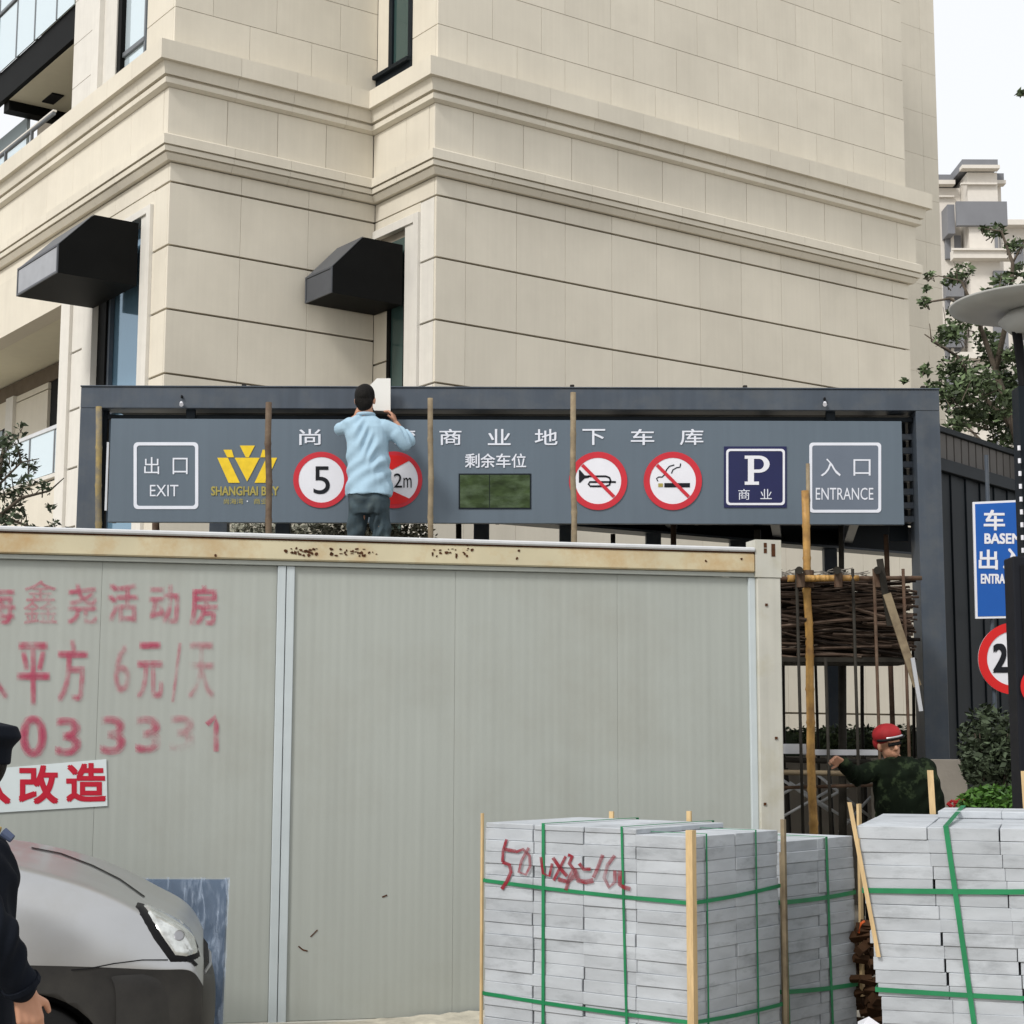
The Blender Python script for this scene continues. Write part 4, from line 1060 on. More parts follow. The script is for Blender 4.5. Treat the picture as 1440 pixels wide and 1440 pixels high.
# extra slabs that make the ragged top
rnd = random.Random(4)
for (x, y, k) in ((0, 1, 1), (0, 2, 1), (0, 3, 1), (1, 1, 1), (1, 0, 0), (1, 2, 1), (1, 3, 1)):
    for q in range(k):
        link('slab', box_mesh(.387, .288, TH * .45, M['slab'], .003), M['slab'], tM, ((x + .5) * .392 + rnd.uniform(-.01, .01), (y + .5) * .293 + rnd.uniform(-.01, .01), topz + (q + .5) * TH * .46), (0, 0, rnd.uniform(-.02, .02)))
hband(tM, WM, DM, (ml(971, 1270)[1], mr_(1090, 1246)[1], mr_(1090, 1246)[1], ml(686, 1238)[1]))
hband(tM, WM, DM, (ml(975, 1438)[1], mr_(1090, 1414)[1], mr_(1090, 1414)[1], ml(686, 1397)[1]))
vband_x(tM, WM, ml(765, 1300)[0], topz + TH * .47, w=.017); vband_x(tM, WM, ml(876, 1300)[0], topz + TH * .47, w=.012, dy=-.03)
vband_y(tM, DM, mr_(993, 1300)[0], topz + .002, w=.010); vband_y(tM, DM, mr_(1063, 1300)[0], topz + .002, w=.010)
stake(tM, -.022, -.022, topz + .03, w=.034, d=.034, z0=0.)
stake(tM, -.014, DM + .003, topz + .07, w=.012, d=.012); stake(tM, WM + .004, DM * .42, topz + .075, w=.012, d=.025); stake(tM, WM + .004, DM * .82, topz + .06, w=.012, d=.025); stake(tM, WM + .008, -.03, topz + .05, M['bamboo_grey'], w=.02, d=.02)
# spray numbers on the stack
SPm = M['spray_slab']
def sm_(pts, w=5): stroke(pts, w, MPL, SPm, tM, 'sprayed_number', .0085)
sm_([(714, 1180), (709, 1196), (708, 1212)], 4); sm_([(710, 1194), (727, 1197)], 5); sm_([(708, 1212), (718, 1216), (720, 1226), (714, 1240), (707, 1250)], 5)
sm_([(745, 1192), (735, 1210), (731, 1226), (741, 1230), (747, 1218), (746, 1203), (737, 1194), (727, 1198)], 4)
sm_([(762, 1205), (765, 1228), (774, 1232), (778, 1214)], 4); sm_([(779, 1206), (790, 1222), (799, 1232)], 5); sm_([(797, 1204), (788, 1222), (780, 1238)], 4)
sm_([(800, 1202), (806, 1204), (802, 1214), (808, 1222), (803, 1232), (797, 1252)], 5); sm_([(809, 1222), (815, 1238), (826, 1240), (836, 1238)], 7); sm_([(816, 1214), (822, 1222), (832, 1222)], 5)
sm_([(849, 1202), (843, 1218), (836, 1234)], 5); sm_([(866, 1203), (856, 1216), (851, 1234), (858, 1248), (866, 1240), (866, 1224)], 5); sm_([(873, 1224), (873, 1244), (880, 1248), (888, 1250)], 6); sm_([(812, 1230), (800, 1240), (786, 1236)], 6)
# small stack behind
YN = 8.75
p = at(1097, 1184, YN); tz2 = p.z; SA2 = R(90 - 40)
rowsN = 18; TN = .0555
tN, WN, DN, HN = stack((p.x, p.y, 0), SA2, 'narrow grey slab stack standing between the two larger stacks', 2, 3, .375, .293, tz2 - rowsN * TN, rowsN, TN, 22)
NX_ = Vector((math.cos(SA2), math.sin(SA2), 0)); NPR = Plane(Vector((p.x, p.y, 0)), NX_)
hband(tN, WN, DN, (NPR.hit(1100, 1269)[1], NPR.hit(1190, 1256)[1], NPR.hit(1190, 1256)[1], NPR.hit(1100, 1269)[1] + .02), w=.022)
hband(tN, WN, DN, (NPR.hit(1100, 1395)[1], NPR.hit(1198, 1385)[1], NPR.hit(1198, 1385)[1], NPR.hit(1100, 1395)[1] + .02), w=.022)
vband_y(tN, DN, .03, tz2, w=.018, dx=.02); vband_y(tN, DN, NPR.hit(1163, 1300)[0], tz2, w=.020, dx=.03)
stake(tN, WN + .006, -.03, tz2 + .17, w=.03, d=.014, lean=(-.01, -.01), z0=.3); stake(tN, -.015, -.015, tz2 - .05, M['bamboo_grey'], w=.012, d=.012)
# right stack (frontal, leaning to the left towards its top)
YRt = 7.55
p = at(1203, 1162, YRt); tz3 = p.z; TR = .0555; SA3 = R(-17)
rowsR = 20; z0R = tz3 - rowsR * TR
q = at(1240, 1440, YRt); lean = (p.x - q.x) / (p.z - q.z)      # x shift per metre of height
base = Vector((p.x - lean * (tz3 - z0R), p.y, 0))
tR, WR_, DR_, HR_ = stack(base, SA3, 'wide grey slab stack leaning a little at the right edge of the photo', 4, 3, .30, .45, z0R, rowsR, TR, 23, shear=lean)
for (i, j) in ((1, 2), (2, 2), (3, 2), (3, 1)):
    link('slab', box_mesh(.295, .445, TR * .62, M['slab'], .003), M['slab'], tR, ((i + .5) * .30 + lean * HR_ + rnd.uniform(-.01, .01), (j + .5) * .45, tz3 + .315 * TR), (0, 0, rnd.uniform(-.03, .03)))
RX = Vector((math.cos(SA3), math.sin(SA3), 0)); RPL = Plane(base, RX)
def rz_(px, py): return RPL.hit(px, py)
hband(tR, WR_, DR_, (rz_(1215, 1252)[1], rz_(1440, 1247)[1] - .0, rz_(1440, 1247)[1], rz_(1215, 1252)[1]), w=.022, shear=lean, z0=z0R)
hband(tR, WR_, DR_, (rz_(1230, 1391)[1], rz_(1440, 1403)[1], rz_(1440, 1403)[1], rz_(1230, 1391)[1]), w=.020, shear=lean, z0=z0R)
X_ = Vector((1, 0, 0)); a1, b1 = rz_(1330, 1160), rz_(1370, 1440)
band(tR, [((b1[0], -.008, b1[1]), X_), ((a1[0], -.008, tz3 + .006), X_), ((a1[0] + .02, DR_, tz3 + .045), X_), ((a1[0] + .1, DR_ + .01, .2), X_)], .022)
band(tR, [((b1[0], -.008, b1[1]), X_), ((b1[0] + (b1[0] - a1[0]) * .35, -.008, .13), X_)], .022)
def rstake(px0, py0, px1, py1, w, dy=-.02, m=None):
    a = RPL.hit(px0, py0); b = RPL.hit(px1, py1); stake(tR, b[0] - w / 2, dy, a[1], m, w=w, d=.012, lean=(a[0] - b[0], 0), z0=b[1])
rstake(1195, 1128, 1236, 1345, .018)
stake(tR, .25 + lean * HR_ + .02, DR_ + .03, tz3 + .22, w=.03, d=.02, lean=(-.04, 0), z0=.3)
stake(tR, .72 + lean * HR_, DR_ + .03, tz3 + .22, w=.03, d=.02, lean=(-.03, 0), z0=.3)

# stuff seen in the gap between stacks
g = at(1212, 1310, 8.9)
sk = MB(); rnd = random.Random(9)
for k in range(46):
    p = Vector((rnd.uniform(-.05, .08), rnd.uniform(-.12, .12), .02 + k * .0145)); a = rnd.uniform(-1.2, 1.2); d = Vector((math.cos(a), math.sin(a) * .6, rnd.uniform(-.25, .25))) * rnd.uniform(.04, .09)
    sk.tube([p - d, p + d], rnd.uniform(.018, .035), 4)
o = sk.build('offcut_heap', M['brown_box'], None, False); o.location = (at(1217, 1310, 9.35).x, 9.35, 0); tag(o, 'heap of dark brown timber offcuts in the gap between the slab stacks', 'offcut heap', kind='stuff')
cn = MB(); cn.tube([(-.015, 0, 0), (.0, 0, .05), (.02, 0, .06)], .007, 8)
o = cn.build('orange_hose', M['orange'], None, True); o.location = (at(1211, 1300, 9.15).x, 9.15, at(1211, 1312, 9.15).z); tag(o, 'orange hose end lying on the offcuts in the gap between the slab stacks', 'hose')
pp = MB(); rnd = random.Random(2)
pp.add([(-.06, -.05, .0), (.06, -.06, .01), (.07, .04, .0), (-.04, .05, .02), (0, 0, .05)], [(0, 1, 4), (1, 2, 4), (2, 3, 4), (3, 0, 4), (0, 3, 2, 1)])
gp = at(1222, 1436, 7.8)
o = pp.build('crumpled_paper', M['sign_white']); o.location = (gp.x, gp.y, gp.z - .03); tag(o, 'crumpled white paper wedged low between the slab stacks', 'paper')

# ================================================================== SCAFFOLD IN FRONT OF THE SIGN
def wp_(px, py, Y): return at(px, py, Y)
YB = 13.40
bsc = thing('bamboo_scaffold', (0, YB, 0), 'bamboo scaffold poles and foot boards between the site cabin and the sign board', 'scaffold')
bsc_off = Vector((0, YB, 0))
def pole(name, a, b, r0, r1, m, parent, off, n=10, knots=True, wob=.006, seed=1):
    a = Vector(a) - off; b = Vector(b) - off; rnd = random.Random(seed); N = 14; pts = []; rs = []
    d = (b - a)
    for i in range(N + 1):
        t = i / N; pts.append(a + d * t + Vector((rnd.uniform(-wob, wob), rnd.uniform(-wob, wob), 0)) * (0 if i in (0, N) else 1)); rs.append(r0 + (r1 - r0) * t)
        if knots and 0 < i < N: 
            pts.append(pts[-1] + d * (.006)); rs.append(rs[-1] * 1.16); pts.append(pts[-1] + d * .006); rs.append(rs[-2])
    return tube(name, pts, rs, m, parent, n)
def vpole(px0, py0, px1, r, m, seed, Y=YB, parent=None, off=None, to=0., name='bamboo_pole', r1=None):
    a = at(px0, py0, Y); b = at(px1, 1100, Y); s = (a.z - to) / (a.z - b.z); q = a + (b - a) * s
    return pole(name, a, q, r, r1 or r * 1.1, m, parent or bsc, off or bsc_off, seed=seed)
vpole(139, 572, 136, .024, M['bamboo_old'], 1); vpole(378, 566, 376, .025, M['pole_brown'], 2); vpole(605, 560, 609, .022, M['bamboo_grey'], 3)
vpole(806, 552, 808, .023, M['bamboo_grey'], 4); vpole(1132, 690, 1142, .029, M['bamboo'], 5, r1=.036); vpole(1136, 652, 1140, .016, M['bamboo_grey'], 6, Y=YB + .05)
zs_ = at(514, 841, 13.75).z
for k in range(4): box('foot_board', (at(420, 840, 13.75).x, .08 + k * .15, zs_ - .045), (at(1040, 840, 13.75).x, .21 + k * .15, zs_ - .005), M['bamboo_grey'], bsc)
for px in (378, 606, 807):
    x = at(px, 840, YB).x; pole('cross_pole', (x + .06, YB - .12, zs_ - .075), (x + .06, YB + .72, zs_ - .075), .026, .026, M['bamboo_grey'], bsc, bsc_off, seed=px)
pole('ledger_pole', at(100, 848, YB + .06), at(1050, 850, YB + .06), .028, .024, M['bamboo_grey'], bsc, bsc_off, seed=44)
# right bay: ledger with yellow section, projecting pole ends, plank
pole('ledger_pole', at(1080, 814, 13.3), at(1296, 813, 13.3), .020, .018, M['bamboo_dark'], bsc, bsc_off, seed=31)
pole('ledger_pole', at(1108, 813.5, 13.27), at(1207, 813, 13.27), .027, .024, M['bamboo'], bsc, bsc_off, seed=32)
for px in (1124, 1177, 1234):
    b = MB(); b.tube([at(px, 802, 13.0) - bsc_off, at(px, 802, 14.3) - bsc_off], .030, 12); b.build('pole_end', M['tube_dark'], bsc)
    b = MB(); b.tube([at(px + 2, 806, 13.24) - bsc_off, at(px + 2, 826, 13.24) - bsc_off], .033, 8); b.build('lashing', M['bamboo_dark'], bsc)
b = MB(); b.tube([at(1137, 802, 13.35) - bsc_off, at(1137, 826, 13.35) - bsc_off], .042, 10); b.build('lashing', M['bamboo_dark'], bsc)
pk = MB(); a0, a1 = at(1237, 786, 13.15) - bsc_off, at(1248, 850, 13.12) - bsc_off
def slat(mb, p, q, w, t=.018):
    d = (q - p).normalized(); n = Vector((d.z, 0, -d.x)) * w / 2; y = Vector((0, t / 2, 0))
    mb.add([p - n - y, p + n - y, q + n - y, q - n - y, p - n + y, p + n + y, q + n + y, q - n + y], [(0, 1, 2, 3), (7, 6, 5, 4), (0, 4, 5, 1), (1, 5, 6, 2), (2, 6, 7, 3), (3, 7, 4, 0)])
slat(pk, a0, at(1252, 880, 13.12) - bsc_off, .05); pk.build('brace_board', M['tube_dark'], bsc)
pk = MB(); slat(pk, at(1247, 835, 13.08) - bsc_off, at(1290, 965, 13.08) - bsc_off, .062); pk.build('brace_board', M['shelf_grey'] if False else M['bamboo_grey'], bsc)
pk = MB(); slat(pk, at(1283, 925, 13.06) - bsc_off, at(1295, 1000, 13.06) - bsc_off, .03); pk.build('brace_board', M['alu'], bsc)
# dark standards behind
tsc = thing('steel_scaffold', (0, 15.5, 0), 'thin dark scaffold tubes standing behind the sign board and right of the site cabin', 'scaffold')
toff = Vector((0, 15.5, 0))
for i, (px0, py0, px1, r, Y) in enumerate(((219, 728, 219, .034, 15.5), (645, 730, 646, .026, 15.5), (862, 751, 863, .022, 15.5), (947, 735, 948, .026, 15.5), (1183, 700, 1184, .024, 14.6), (1184, 800, 1185, .034, 14.2),
                                   (1246, 752, 1258, .022, 14.6), (1101, 905, 1103, .016, 16.5), (1146, 905, 1152, .014, 16.5), (1212, 905, 1213, .018, 16.5), (1284, 900, 1286, .016, 16.5), (1065, 745, 1066, .03, 14.6), (1215, 1060, 1216, .02, 15.0), (1105, 1080, 1106, .022, 15.0), (1166, 1080, 1167, .018, 15.0))):
    a = at(px0, py0, Y); b = at(px1, 1100, Y); s = a.z / (a.z - b.z); q = a + (b - a) * s
    tube('standard', [a - toff, q - toff], r, M['bamboo_dark'] if i in (0, 6, 3) else M['tube_dark'], tsc, 8)
tube('guard_tube', [at(1085, 1068, 14.2) - toff, at(1225, 1072, 14.2) - toff], .022, M['tube_dark'], tsc)
tube('guard_tube', [at(1085, 1086, 14.0) - toff, at(1215, 1088, 14.0) - toff], .022, M['bamboo_grey'], tsc)
for (x0_, y0_, x1_, y1_) in ((1098, 1150, 1165, 1112), (1098, 1095, 1165, 1140), (1150, 1130, 1225, 1088), (1150, 1090, 1225, 1150), (1110, 1100, 1225, 1175), (1098, 1118, 1130, 1100), (1180, 1170, 1225, 1120)):
    tube('brace_rod', [at(x0_, y0_, 14.9) - toff, at(x1_, y1_, 14.9) - toff], .013, M['flash'], tsc, 6)
for px, yy in ((1120, 800), (1161, 925), (1199, 800), (1229, 800), (1270, 800)):
    a = at(px, yy, 13.25); tube('standard', [a - toff, Vector((a.x + .02, a.y, 0)) - toff], .013, M['tube_dark'] if px < 1200 else M['bamboo_dark'], tsc, 7)
tube('guard_tube', [at(1092, 1108, 13.9) - toff, at(1228, 1104, 13.9) - toff], .014, M['bamboo_dark'], tsc)
o = MB(); a = at(1085, 1046, 13.6); b = at(1128, 1060, 13.6); o.box((a.x, 13.58, b.z), (b.x + .03, 13.66, a.z)); o.box((b.x, 13.60, at(1, 1058, 13.6).z), (at(1236, 1058, 13.6).x, 13.64, at(1, 1050, 13.6).z))
o = o.build('aluminium_rail', M['alu']); tag(o, 'bright aluminium rail lying across the scaffold right of the site cabin', 'rail')
# piled sticks under the ledger
rnd = random.Random(77); pile = MB()
XA, XB = at(1060, 870, 13.6).x, at(1279, 870, 13.6).x
zlo, zhi = at(1200, 924, 13.6).z, at(1200, 822, 13.6).z
for k in range(430):
    L_ = rnd.uniform(.5, 1.5); x = rnd.uniform(XA - .5, XB - .25); y = rnd.uniform(13.40, 14.05); z = zlo + (zhi - zlo) * rnd.random() ** .9
    a = rnd.gauss(-.04, .12); x2 = min(x + L_, XB + rnd.uniform(-.05, .03)); 
    if x2 - x < .2: continue
    z2 = z + a * (x2 - x); z2 = min(max(z2, zlo - .02), zhi + .02)
    pile.tube([(x, y, z), ((x + x2) / 2, y + rnd.uniform(-.02, .02), (z + z2) / 2 + rnd.uniform(-.012, .012)), (x2, y + rnd.uniform(-.05, .05), z2)], rnd.choice([.006, .008, .011, .014]), 5)
o = pile.build('stick_pile', M['sticks']); tag(o, 'dark pile of brushwood sticks stacked on the scaffold right of the site cabin', 'stick pile', kind='stuff')
o = box('stick_rack', (XA - .4, 13.42, zlo - .05), (XB, 14.05, zlo - .01), M['tube_dark']); tag(o, 'dark rack board carrying the pile of brushwood sticks', 'rack')
o = box('gap_shade_sheet', (XA - .4, 14.06, zlo - .05), (XB - .03, 14.09, zhi - .12), M['black']); tag(o, 'black sheet added behind the brushwood sticks as painted shade between them', 'board')  # added black sheet, stands in for the shade in the gaps between sticks
# rolled wire net on top of the pile
nt_ = MB(); rnd = random.Random(3)
for k in range(160):
    x = rnd.uniform(XA, XB - .35); y = rnd.uniform(13.5, 13.8); z = zhi + rnd.uniform(.0, .11)
    nt_.tube([(x, y, z), (x + rnd.uniform(.03, .12), y + rnd.uniform(-.03, .03), z + rnd.uniform(-.03, .03))], .004, 4)
o = nt_.build('wire_netting', M['shelf_grey']); tag(o, 'loose grey wire netting lying on top of the stick pile', 'netting', kind='stuff')

# ================================================================== LEAVES AND TREES
def leaves(name, clumps, size, m, parent, seed, flat=.0):
    """clumps: (centre, radii, count)"""
    rnd = np.random.RandomState(seed); V = []; F = []; n0 = 0
    for c, rad, cnt in clumps:
        d = rnd.normal(size=(cnt, 3)); d /= np.linalg.norm(d, axis=1)[:, None]; r = rnd.rand(cnt, 1) ** .5
        p = np.array(c) + d * r * np.array(rad)
        a = rnd.normal(size=(cnt, 3)); a[:, 2] *= .6; a /= np.linalg.norm(a, axis=1)[:, None]
        b = np.cross(a, rnd.normal(size=(cnt, 3))); b /= np.linalg.norm(b, axis=1)[:, None]
        s = size * (.55 + .8 * rnd.rand(cnt, 1))
        nn = np.cross(a, b)
        q = np.stack([p - a * s, p + b * s * .42 + nn * s * .10, p + a * s, p - b * s * .42 + nn * s * .10], 1).reshape(-1, 3)
        V.append(q); i = np.arange(cnt)[:, None] * 4 + n0; F.append(np.concatenate([i, i + 1, i + 2, i + 3], 1)); n0 += cnt * 4
    V = np.concatenate(V); F = np.concatenate(F)
    me = bpy.data.meshes.new(name); me.vertices.add(len(V)); me.vertices.foreach_set('co', V.ravel())
    me.loops.add(F.size); me.loops.foreach_set('vertex_index', F.ravel().astype(np.int32)); me.polygons.add(len(F))
    me.polygons.foreach_set('loop_start', np.arange(len(F), dtype=np.int32) * 4); me.update(); me.validate()
    return link(name, me, m, parent)
def tree(root, label, limbs, clumps, lsize, m, seed, cat='tree'):
    """limbs: list of (points, r0, r1) in world; clumps in world"""
    t = thing('tree', root, label, cat); off = Vector(root)
    b = MB()
    for pts, r0, r1 in limbs:
        n = len(pts); b.tube([Vector(p) - off for p in pts], [r0 + (r1 - r0) * i / (n - 1) for i in range(n)], 7)
    rn = random.Random(seed)
    for c, r, n in clumps:
        c = Vector(c) - off
        for k in range(3 if n > 20 else 1):
            e = c + Vector((rn.uniform(-1, 1) * r[0], rn.uniform(-1, 1) * r[1], rn.uniform(-1, 1) * r[2])); q = c + Vector((rn.uniform(-1, 1) * r[0], rn.uniform(-1, 1) * r[1], -1.2 * r[2]))
            b.tube([q, (q + e) / 2 + Vector((.01, 0, .02)), e], [.006, .004, .002], 4, False)
    b.build('trunk', M['bark'], t, True)
    leaves('crown', [((Vector(c) - off)[:], r, n) for c, r, n in clumps], lsize, m, t, seed)
    return t
# right tree: open crown in front of the far tower
YT = 16.0
rnd = random.Random(12)
rootR = at(1462, 1038, YT); rootR.z = 0
fork = at(1455, 700, YT)
limbs = [([rootR, at(1460, 850, YT), fork], .09, .07), ([fork, at(1425, 600, YT), at(1400, 520, YT), at(1372, 440, YT), at(1352, 395, YT - .2)], .05, .010),
         ([at(1425, 600, YT), at(1385, 560, YT + .2), at(1345, 500, YT + .3), at(1300, 470, YT + .3)], .03, .006), ([at(1400, 520, YT), at(1420, 430, YT), at(1424, 370, YT), at(1408, 325, YT), at(1385, 322, YT)], .03, .006),
         ([at(1372, 440, YT), at(1335, 420, YT), at(1305, 425, YT), at(1292, 430, YT)], .018, .004), ([at(1345, 500, YT + .3), at(1310, 480, YT), at(1307, 455, YT)], .012, .004),
         ([at(1424, 370, YT), at(1440, 340, YT), at(1460, 320, YT)], .012, .004), ([fork, at(1475, 500, YT), at(1490, 300, YT), at(1465, 180, YT), at(1436, 128, YT)], .05, .004),
         ([at(1352, 395, YT - .2), at(1320, 388, YT), at(1300, 392, YT)], .008, .003), ([fork, at(1400, 640, YT + .3), at(1350, 590, YT + .4)], .03, .008)]
cl = []
for (px, py, rx, n) in ((1352, 385, 20, 60), (1335, 395, 12, 26), (1308, 388, 9, 16), (1303, 405, 6, 9), (1298, 425, 10, 26), (1355, 445, 26, 130), (1335, 470, 22, 110), (1385, 478, 22, 90), (1400, 325, 16, 40), (1383, 322, 8, 16), (1425, 345, 16, 44), (1432, 380, 16, 46), (1410, 395, 18, 60), (1385, 415, 12, 30), (1400, 440, 16, 50),
                        (1345, 520, 30, 200), (1375, 540, 34, 290), (1410, 540, 32, 300), (1335, 555, 24, 150), (1400, 500, 26, 150), (1430, 500, 22, 150), (1360, 580, 30, 220), (1395, 585, 30, 260), (1425, 570, 28, 240), (1345, 600, 18, 70), (1415, 615, 26, 170), (1437, 130, 7, 14), (1300, 520, 10, 24), (1272, 535, 6, 8), (1310, 545, 14, 40), (1460, 420, 40, 300), (1480, 560, 50, 500)):
    k = rx / 2400 * YT; c = at(px, py, YT + rnd.uniform(-.5, .5)); cl.append((c[:], (k * 1.0, k * 1.3, k * .8), int(n * 1.6)))
tree(rootR, 'open crowned green tree right of the canopy in front of the distant tower', limbs, cl, .038, M['leaf'], 3)
# left tree
YL = 14.5
rootL = at(-40, 1038, YL); rootL.z = 0
limbs = [([rootL, at(-30, 800, YL), at(-10, 700, YL), at(10, 610, YL)], .06, .012), ([at(-20, 740, YL), at(30, 700, YL), at(70, 690, YL), at(90, 672, YL)], .02, .004), ([at(-15, 720, YL), at(40, 740, YL), at(80, 745, YL)], .018, .004), ([at(-10, 690, YL), at(30, 650, YL), at(55, 645, YL)], .012, .004)]
cl = []
for (px, py, rx, n) in ((8, 625, 22, 150), (25, 640, 14, 60), (5, 660, 20, 110), (30, 612, 6, 10), (42, 655, 12, 45), (35, 680, 16, 70), (60, 685, 12, 40), (15, 700, 24, 160), (8, 730, 20, 130), (40, 745, 14, 50), (75, 738, 10, 26), (60, 760, 14, 60), (-30, 660, 40, 400), (28, 600, 8, 16), (70, 712, 8, 18), (95, 748, 8, 16), (30, 722, 12, 40)):
    k = rx / 2400 * YL; c = at(px, py, YL + rnd.uniform(-.4, .4)); cl.append((c[:], (k, k * 1.3, k * .9), int(n * .7)))
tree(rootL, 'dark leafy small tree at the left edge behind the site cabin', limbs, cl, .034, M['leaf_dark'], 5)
# hedge on the retaining wall
YH = 17.6
zh0, zh1 = at(1200, 1064, YH).z, at(1200, 1022, YH).z
o = box('retaining_wall', (at(980, 1064, YH).x, YH, 0), (at(1300, 1064, YH).x, YH + .9, zh0), M['shelf_grey']); tag(o, 'low grey retaining wall behind the scaffold, carrying the clipped hedge', 'wall')
o = thing('hedge', (at(1190, 1064, YH).x, YH + .45, zh0), 'clipped dark green hedge on the low retaining wall behind the scaffold', 'hedge')
cl = []
for k in range(46):
    x = at(1070 + k * 5.2, 1064, YH).x - o.location.x; cl.append(((x, rnd.uniform(-.25, .2), (zh1 - zh0) * .5 + rnd.uniform(-.02, .03)), (.13, .2, (zh1 - zh0) * .55), 170))
leaves('foliage', cl, .030, M['leaf'], o, 8)
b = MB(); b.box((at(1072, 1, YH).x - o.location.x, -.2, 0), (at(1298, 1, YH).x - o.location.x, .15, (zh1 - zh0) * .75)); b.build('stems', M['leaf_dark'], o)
# pale bush seen under the sign board
YP = 17.3
o = thing('dusty_bush', (at(430, 750, YP).x, YP, 0), 'pale dusty bamboo bush seen below the sign board left of the standing man', 'bush')
cl = []
for px in range(330, 600, 14):
    c = at(px, 752, YP); cl.append(((c.x - o.location.x, rnd.uniform(-.1, .1), c.z - .05), (.14, .2, .3), 330 if px < 395 or px > 410 else 60))
leaves('foliage', cl, .034, M['leaf_pale'], o, 9)
b = MB()
for k in range(22):
    x = rnd.uniform(-.7, 1.1); b.tube([(x, 0, 0), (x + rnd.uniform(-.05, .05), rnd.uniform(-.1, .1), 3.7)], .012, 5)
b.build('canes', M['bamboo_grey'], o)
# plants right
def plant(px, py, Y, rx, rz, n, m, size, label, seed, name='shrub'):
    c = at(px, py, Y); o = thing(name, (c.x, Y, 0), label, 'shrub')
    kx, kz = rx / 2400 * Y, rz / 2400 * Y
    leaves('foliage', [((0, 0, c.z), (kx, kx, kz), n), ((kx * .5, -.1, c.z - kz * .3), (kx * .6, kx * .6, kz * .7), n // 2), ((-kx * .5, -.1, c.z - kz * .4), (kx * .5, kx * .5, kz * .6), n // 2)], size, m, o, seed)
    b = MB()
    for k in range(9):
        a = rnd.uniform(0, 6.28); b.tube([(0, 0, 0), (math.cos(a) * kx * .3, math.sin(a) * kx * .3, c.z * .6), (math.cos(a) * kx * .7, math.sin(a) * kx * .7, c.z + kz * .3)], [.012, .009, .004], 5)
    b.build('stem', M['bark'], o); return o
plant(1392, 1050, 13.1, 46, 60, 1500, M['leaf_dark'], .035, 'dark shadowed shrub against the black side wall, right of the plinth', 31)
plant(1400, 1128, 11.2, 52, 24, 1500, M['leaf_bright'], .028, 'bright green low shrub just above the right slab stack', 32)
c = at(1345, 1136, 11.6); rg = MB(); rnd = random.Random(6)
for k in range(14): p = Vector((rnd.uniform(-.05, .05), rnd.uniform(-.04, .04), rnd.uniform(0, .05))); rg.tube([p, p + Vector((rnd.uniform(-.05, .05), 0, rnd.uniform(-.01, .03)))], .014, 5)
o = rg.build('red_glove', M['helmet']); o.location = c; tag(o, 'crumpled dark red work glove lying on the stone beside the low shrub', 'glove')
o = box('stone_block', (at(1325, 1, 11.6).x, 11.5, 0), (at(1362, 1, 11.6).x, 11.85, c.z - .005), M['shelf_grey']); tag(o, 'small grey stone block under the red glove', 'stone block')

# ================================================================== SIGNS ON THE RIGHT
YG = 13.9
GP = Plane((0, YG, 0), (1, 0, 0))
bs = thing('direction_sign', at(1412, 870, YG), 'tall blue road sign with white Chinese characters hanging right of the canopy column', 'sign')
poly_z([(1368, 706), (1478, 701), (1484, 868), (1372, 870)], 'sign_plate', M['sign_white'], bs, GP, .0, .02)
poly_z([(1371, 709), (1475, 704), (1481, 865), (1375, 867)], 'sign_face', M['blue'], bs, GP, .003)
for ch, r_, bo in (('车', (1383, 717, 1413, 746), 1.4), ('库', (1444, 714, 1474, 743), 1.4), ('BASEMENT', (1384, 750, 1470, 765), 1.2), ('出', (1376, 773, 1403, 801), 1.4), ('入', (1410, 771, 1438, 800), 1.4), ('口', (1447, 773, 1470, 799), 1.4), ('ENTRANCE', (1379, 807, 1434, 821), 1.0)):
    glyph(ch, r_, GP, M['sign_white'], bs, out=.006, bold=bo)
for px in (1387, 1450):
    a = at(px, 640, YG + .05); b = MB(); b.tube([(a.x - bs.location.x, .05, -bs.location.z), (a.x - bs.location.x, .05, a.z - bs.location.z)], .017, 8); b.build('sign_post', M['frame'], bs)
rsn = thing('height_sign', at(1426, 926, YG), 'round white height limit sign with a red ring below the blue road sign', 'sign')
poly_z(circ(1426, 926, 50.5, 56), 'sign_plate', M['sign_white'], rsn, GP, .004, .015)
ring(circ(1426, 926, 50.8, 56), circ(1426, 926, 38.5, 56), 'sign_ring', M['bright_red'], rsn, GP, .009)
glyph('2', (1396, 905, 1417, 946), GP, M['blackpaint'], rsn, out=.008, bold=3, res=6); glyph('.2m', (1421, 905, 1459, 946), GP, M['blackpaint'], rsn, out=.008, bold=3)
b = MB(); b.tube([(0, .04, -rsn.location.z), (0, .04, .3)], .025, 8); b.build('sign_post', M['frame'], rsn)

# ================================================================== STREET LAMP + BLACK CABINET
YQ = 10.0
lc = at(1463, 431, YQ)
lamp = thing('street_lamp', (lc.x, YQ, 0), 'grey garden street lamp with a wide saucer head at the right edge', 'street lamp')
b = MB(); b.tube([(0, 0, lc.z - .035), (0, 0, lc.z - .03), (0, 0, lc.z), (0, 0, lc.z + .012), (0, 0, lc.z + .05), (0, 0, lc.z + .06)], [.18, .42, .53, .535, .25, .02], 48); b.build('lamp_shade', M['lamp_grey'], lamp, True)
b = MB(); b.tube([(0, 0, lc.z - .17), (0, 0, lc.z - .09), (0, 0, lc.z - .036)], [.16, .25, .20], 32); b.build('lamp_head', M['lamp_grey'], lamp, True)
xa_ = at(1428, 455, YQ).x - lc.x; xb_ = at(1440, 560, YQ).x - lc.x
tube('lamp_arm', [(xa_, 0, lc.z - .10), (xa_ + .02, 0, lc.z - .30), (xb_, 0, at(1440, 540, YQ).z), (xb_ + .03, 0, at(1440, 600, YQ).z)], .030, M['black'], lamp)
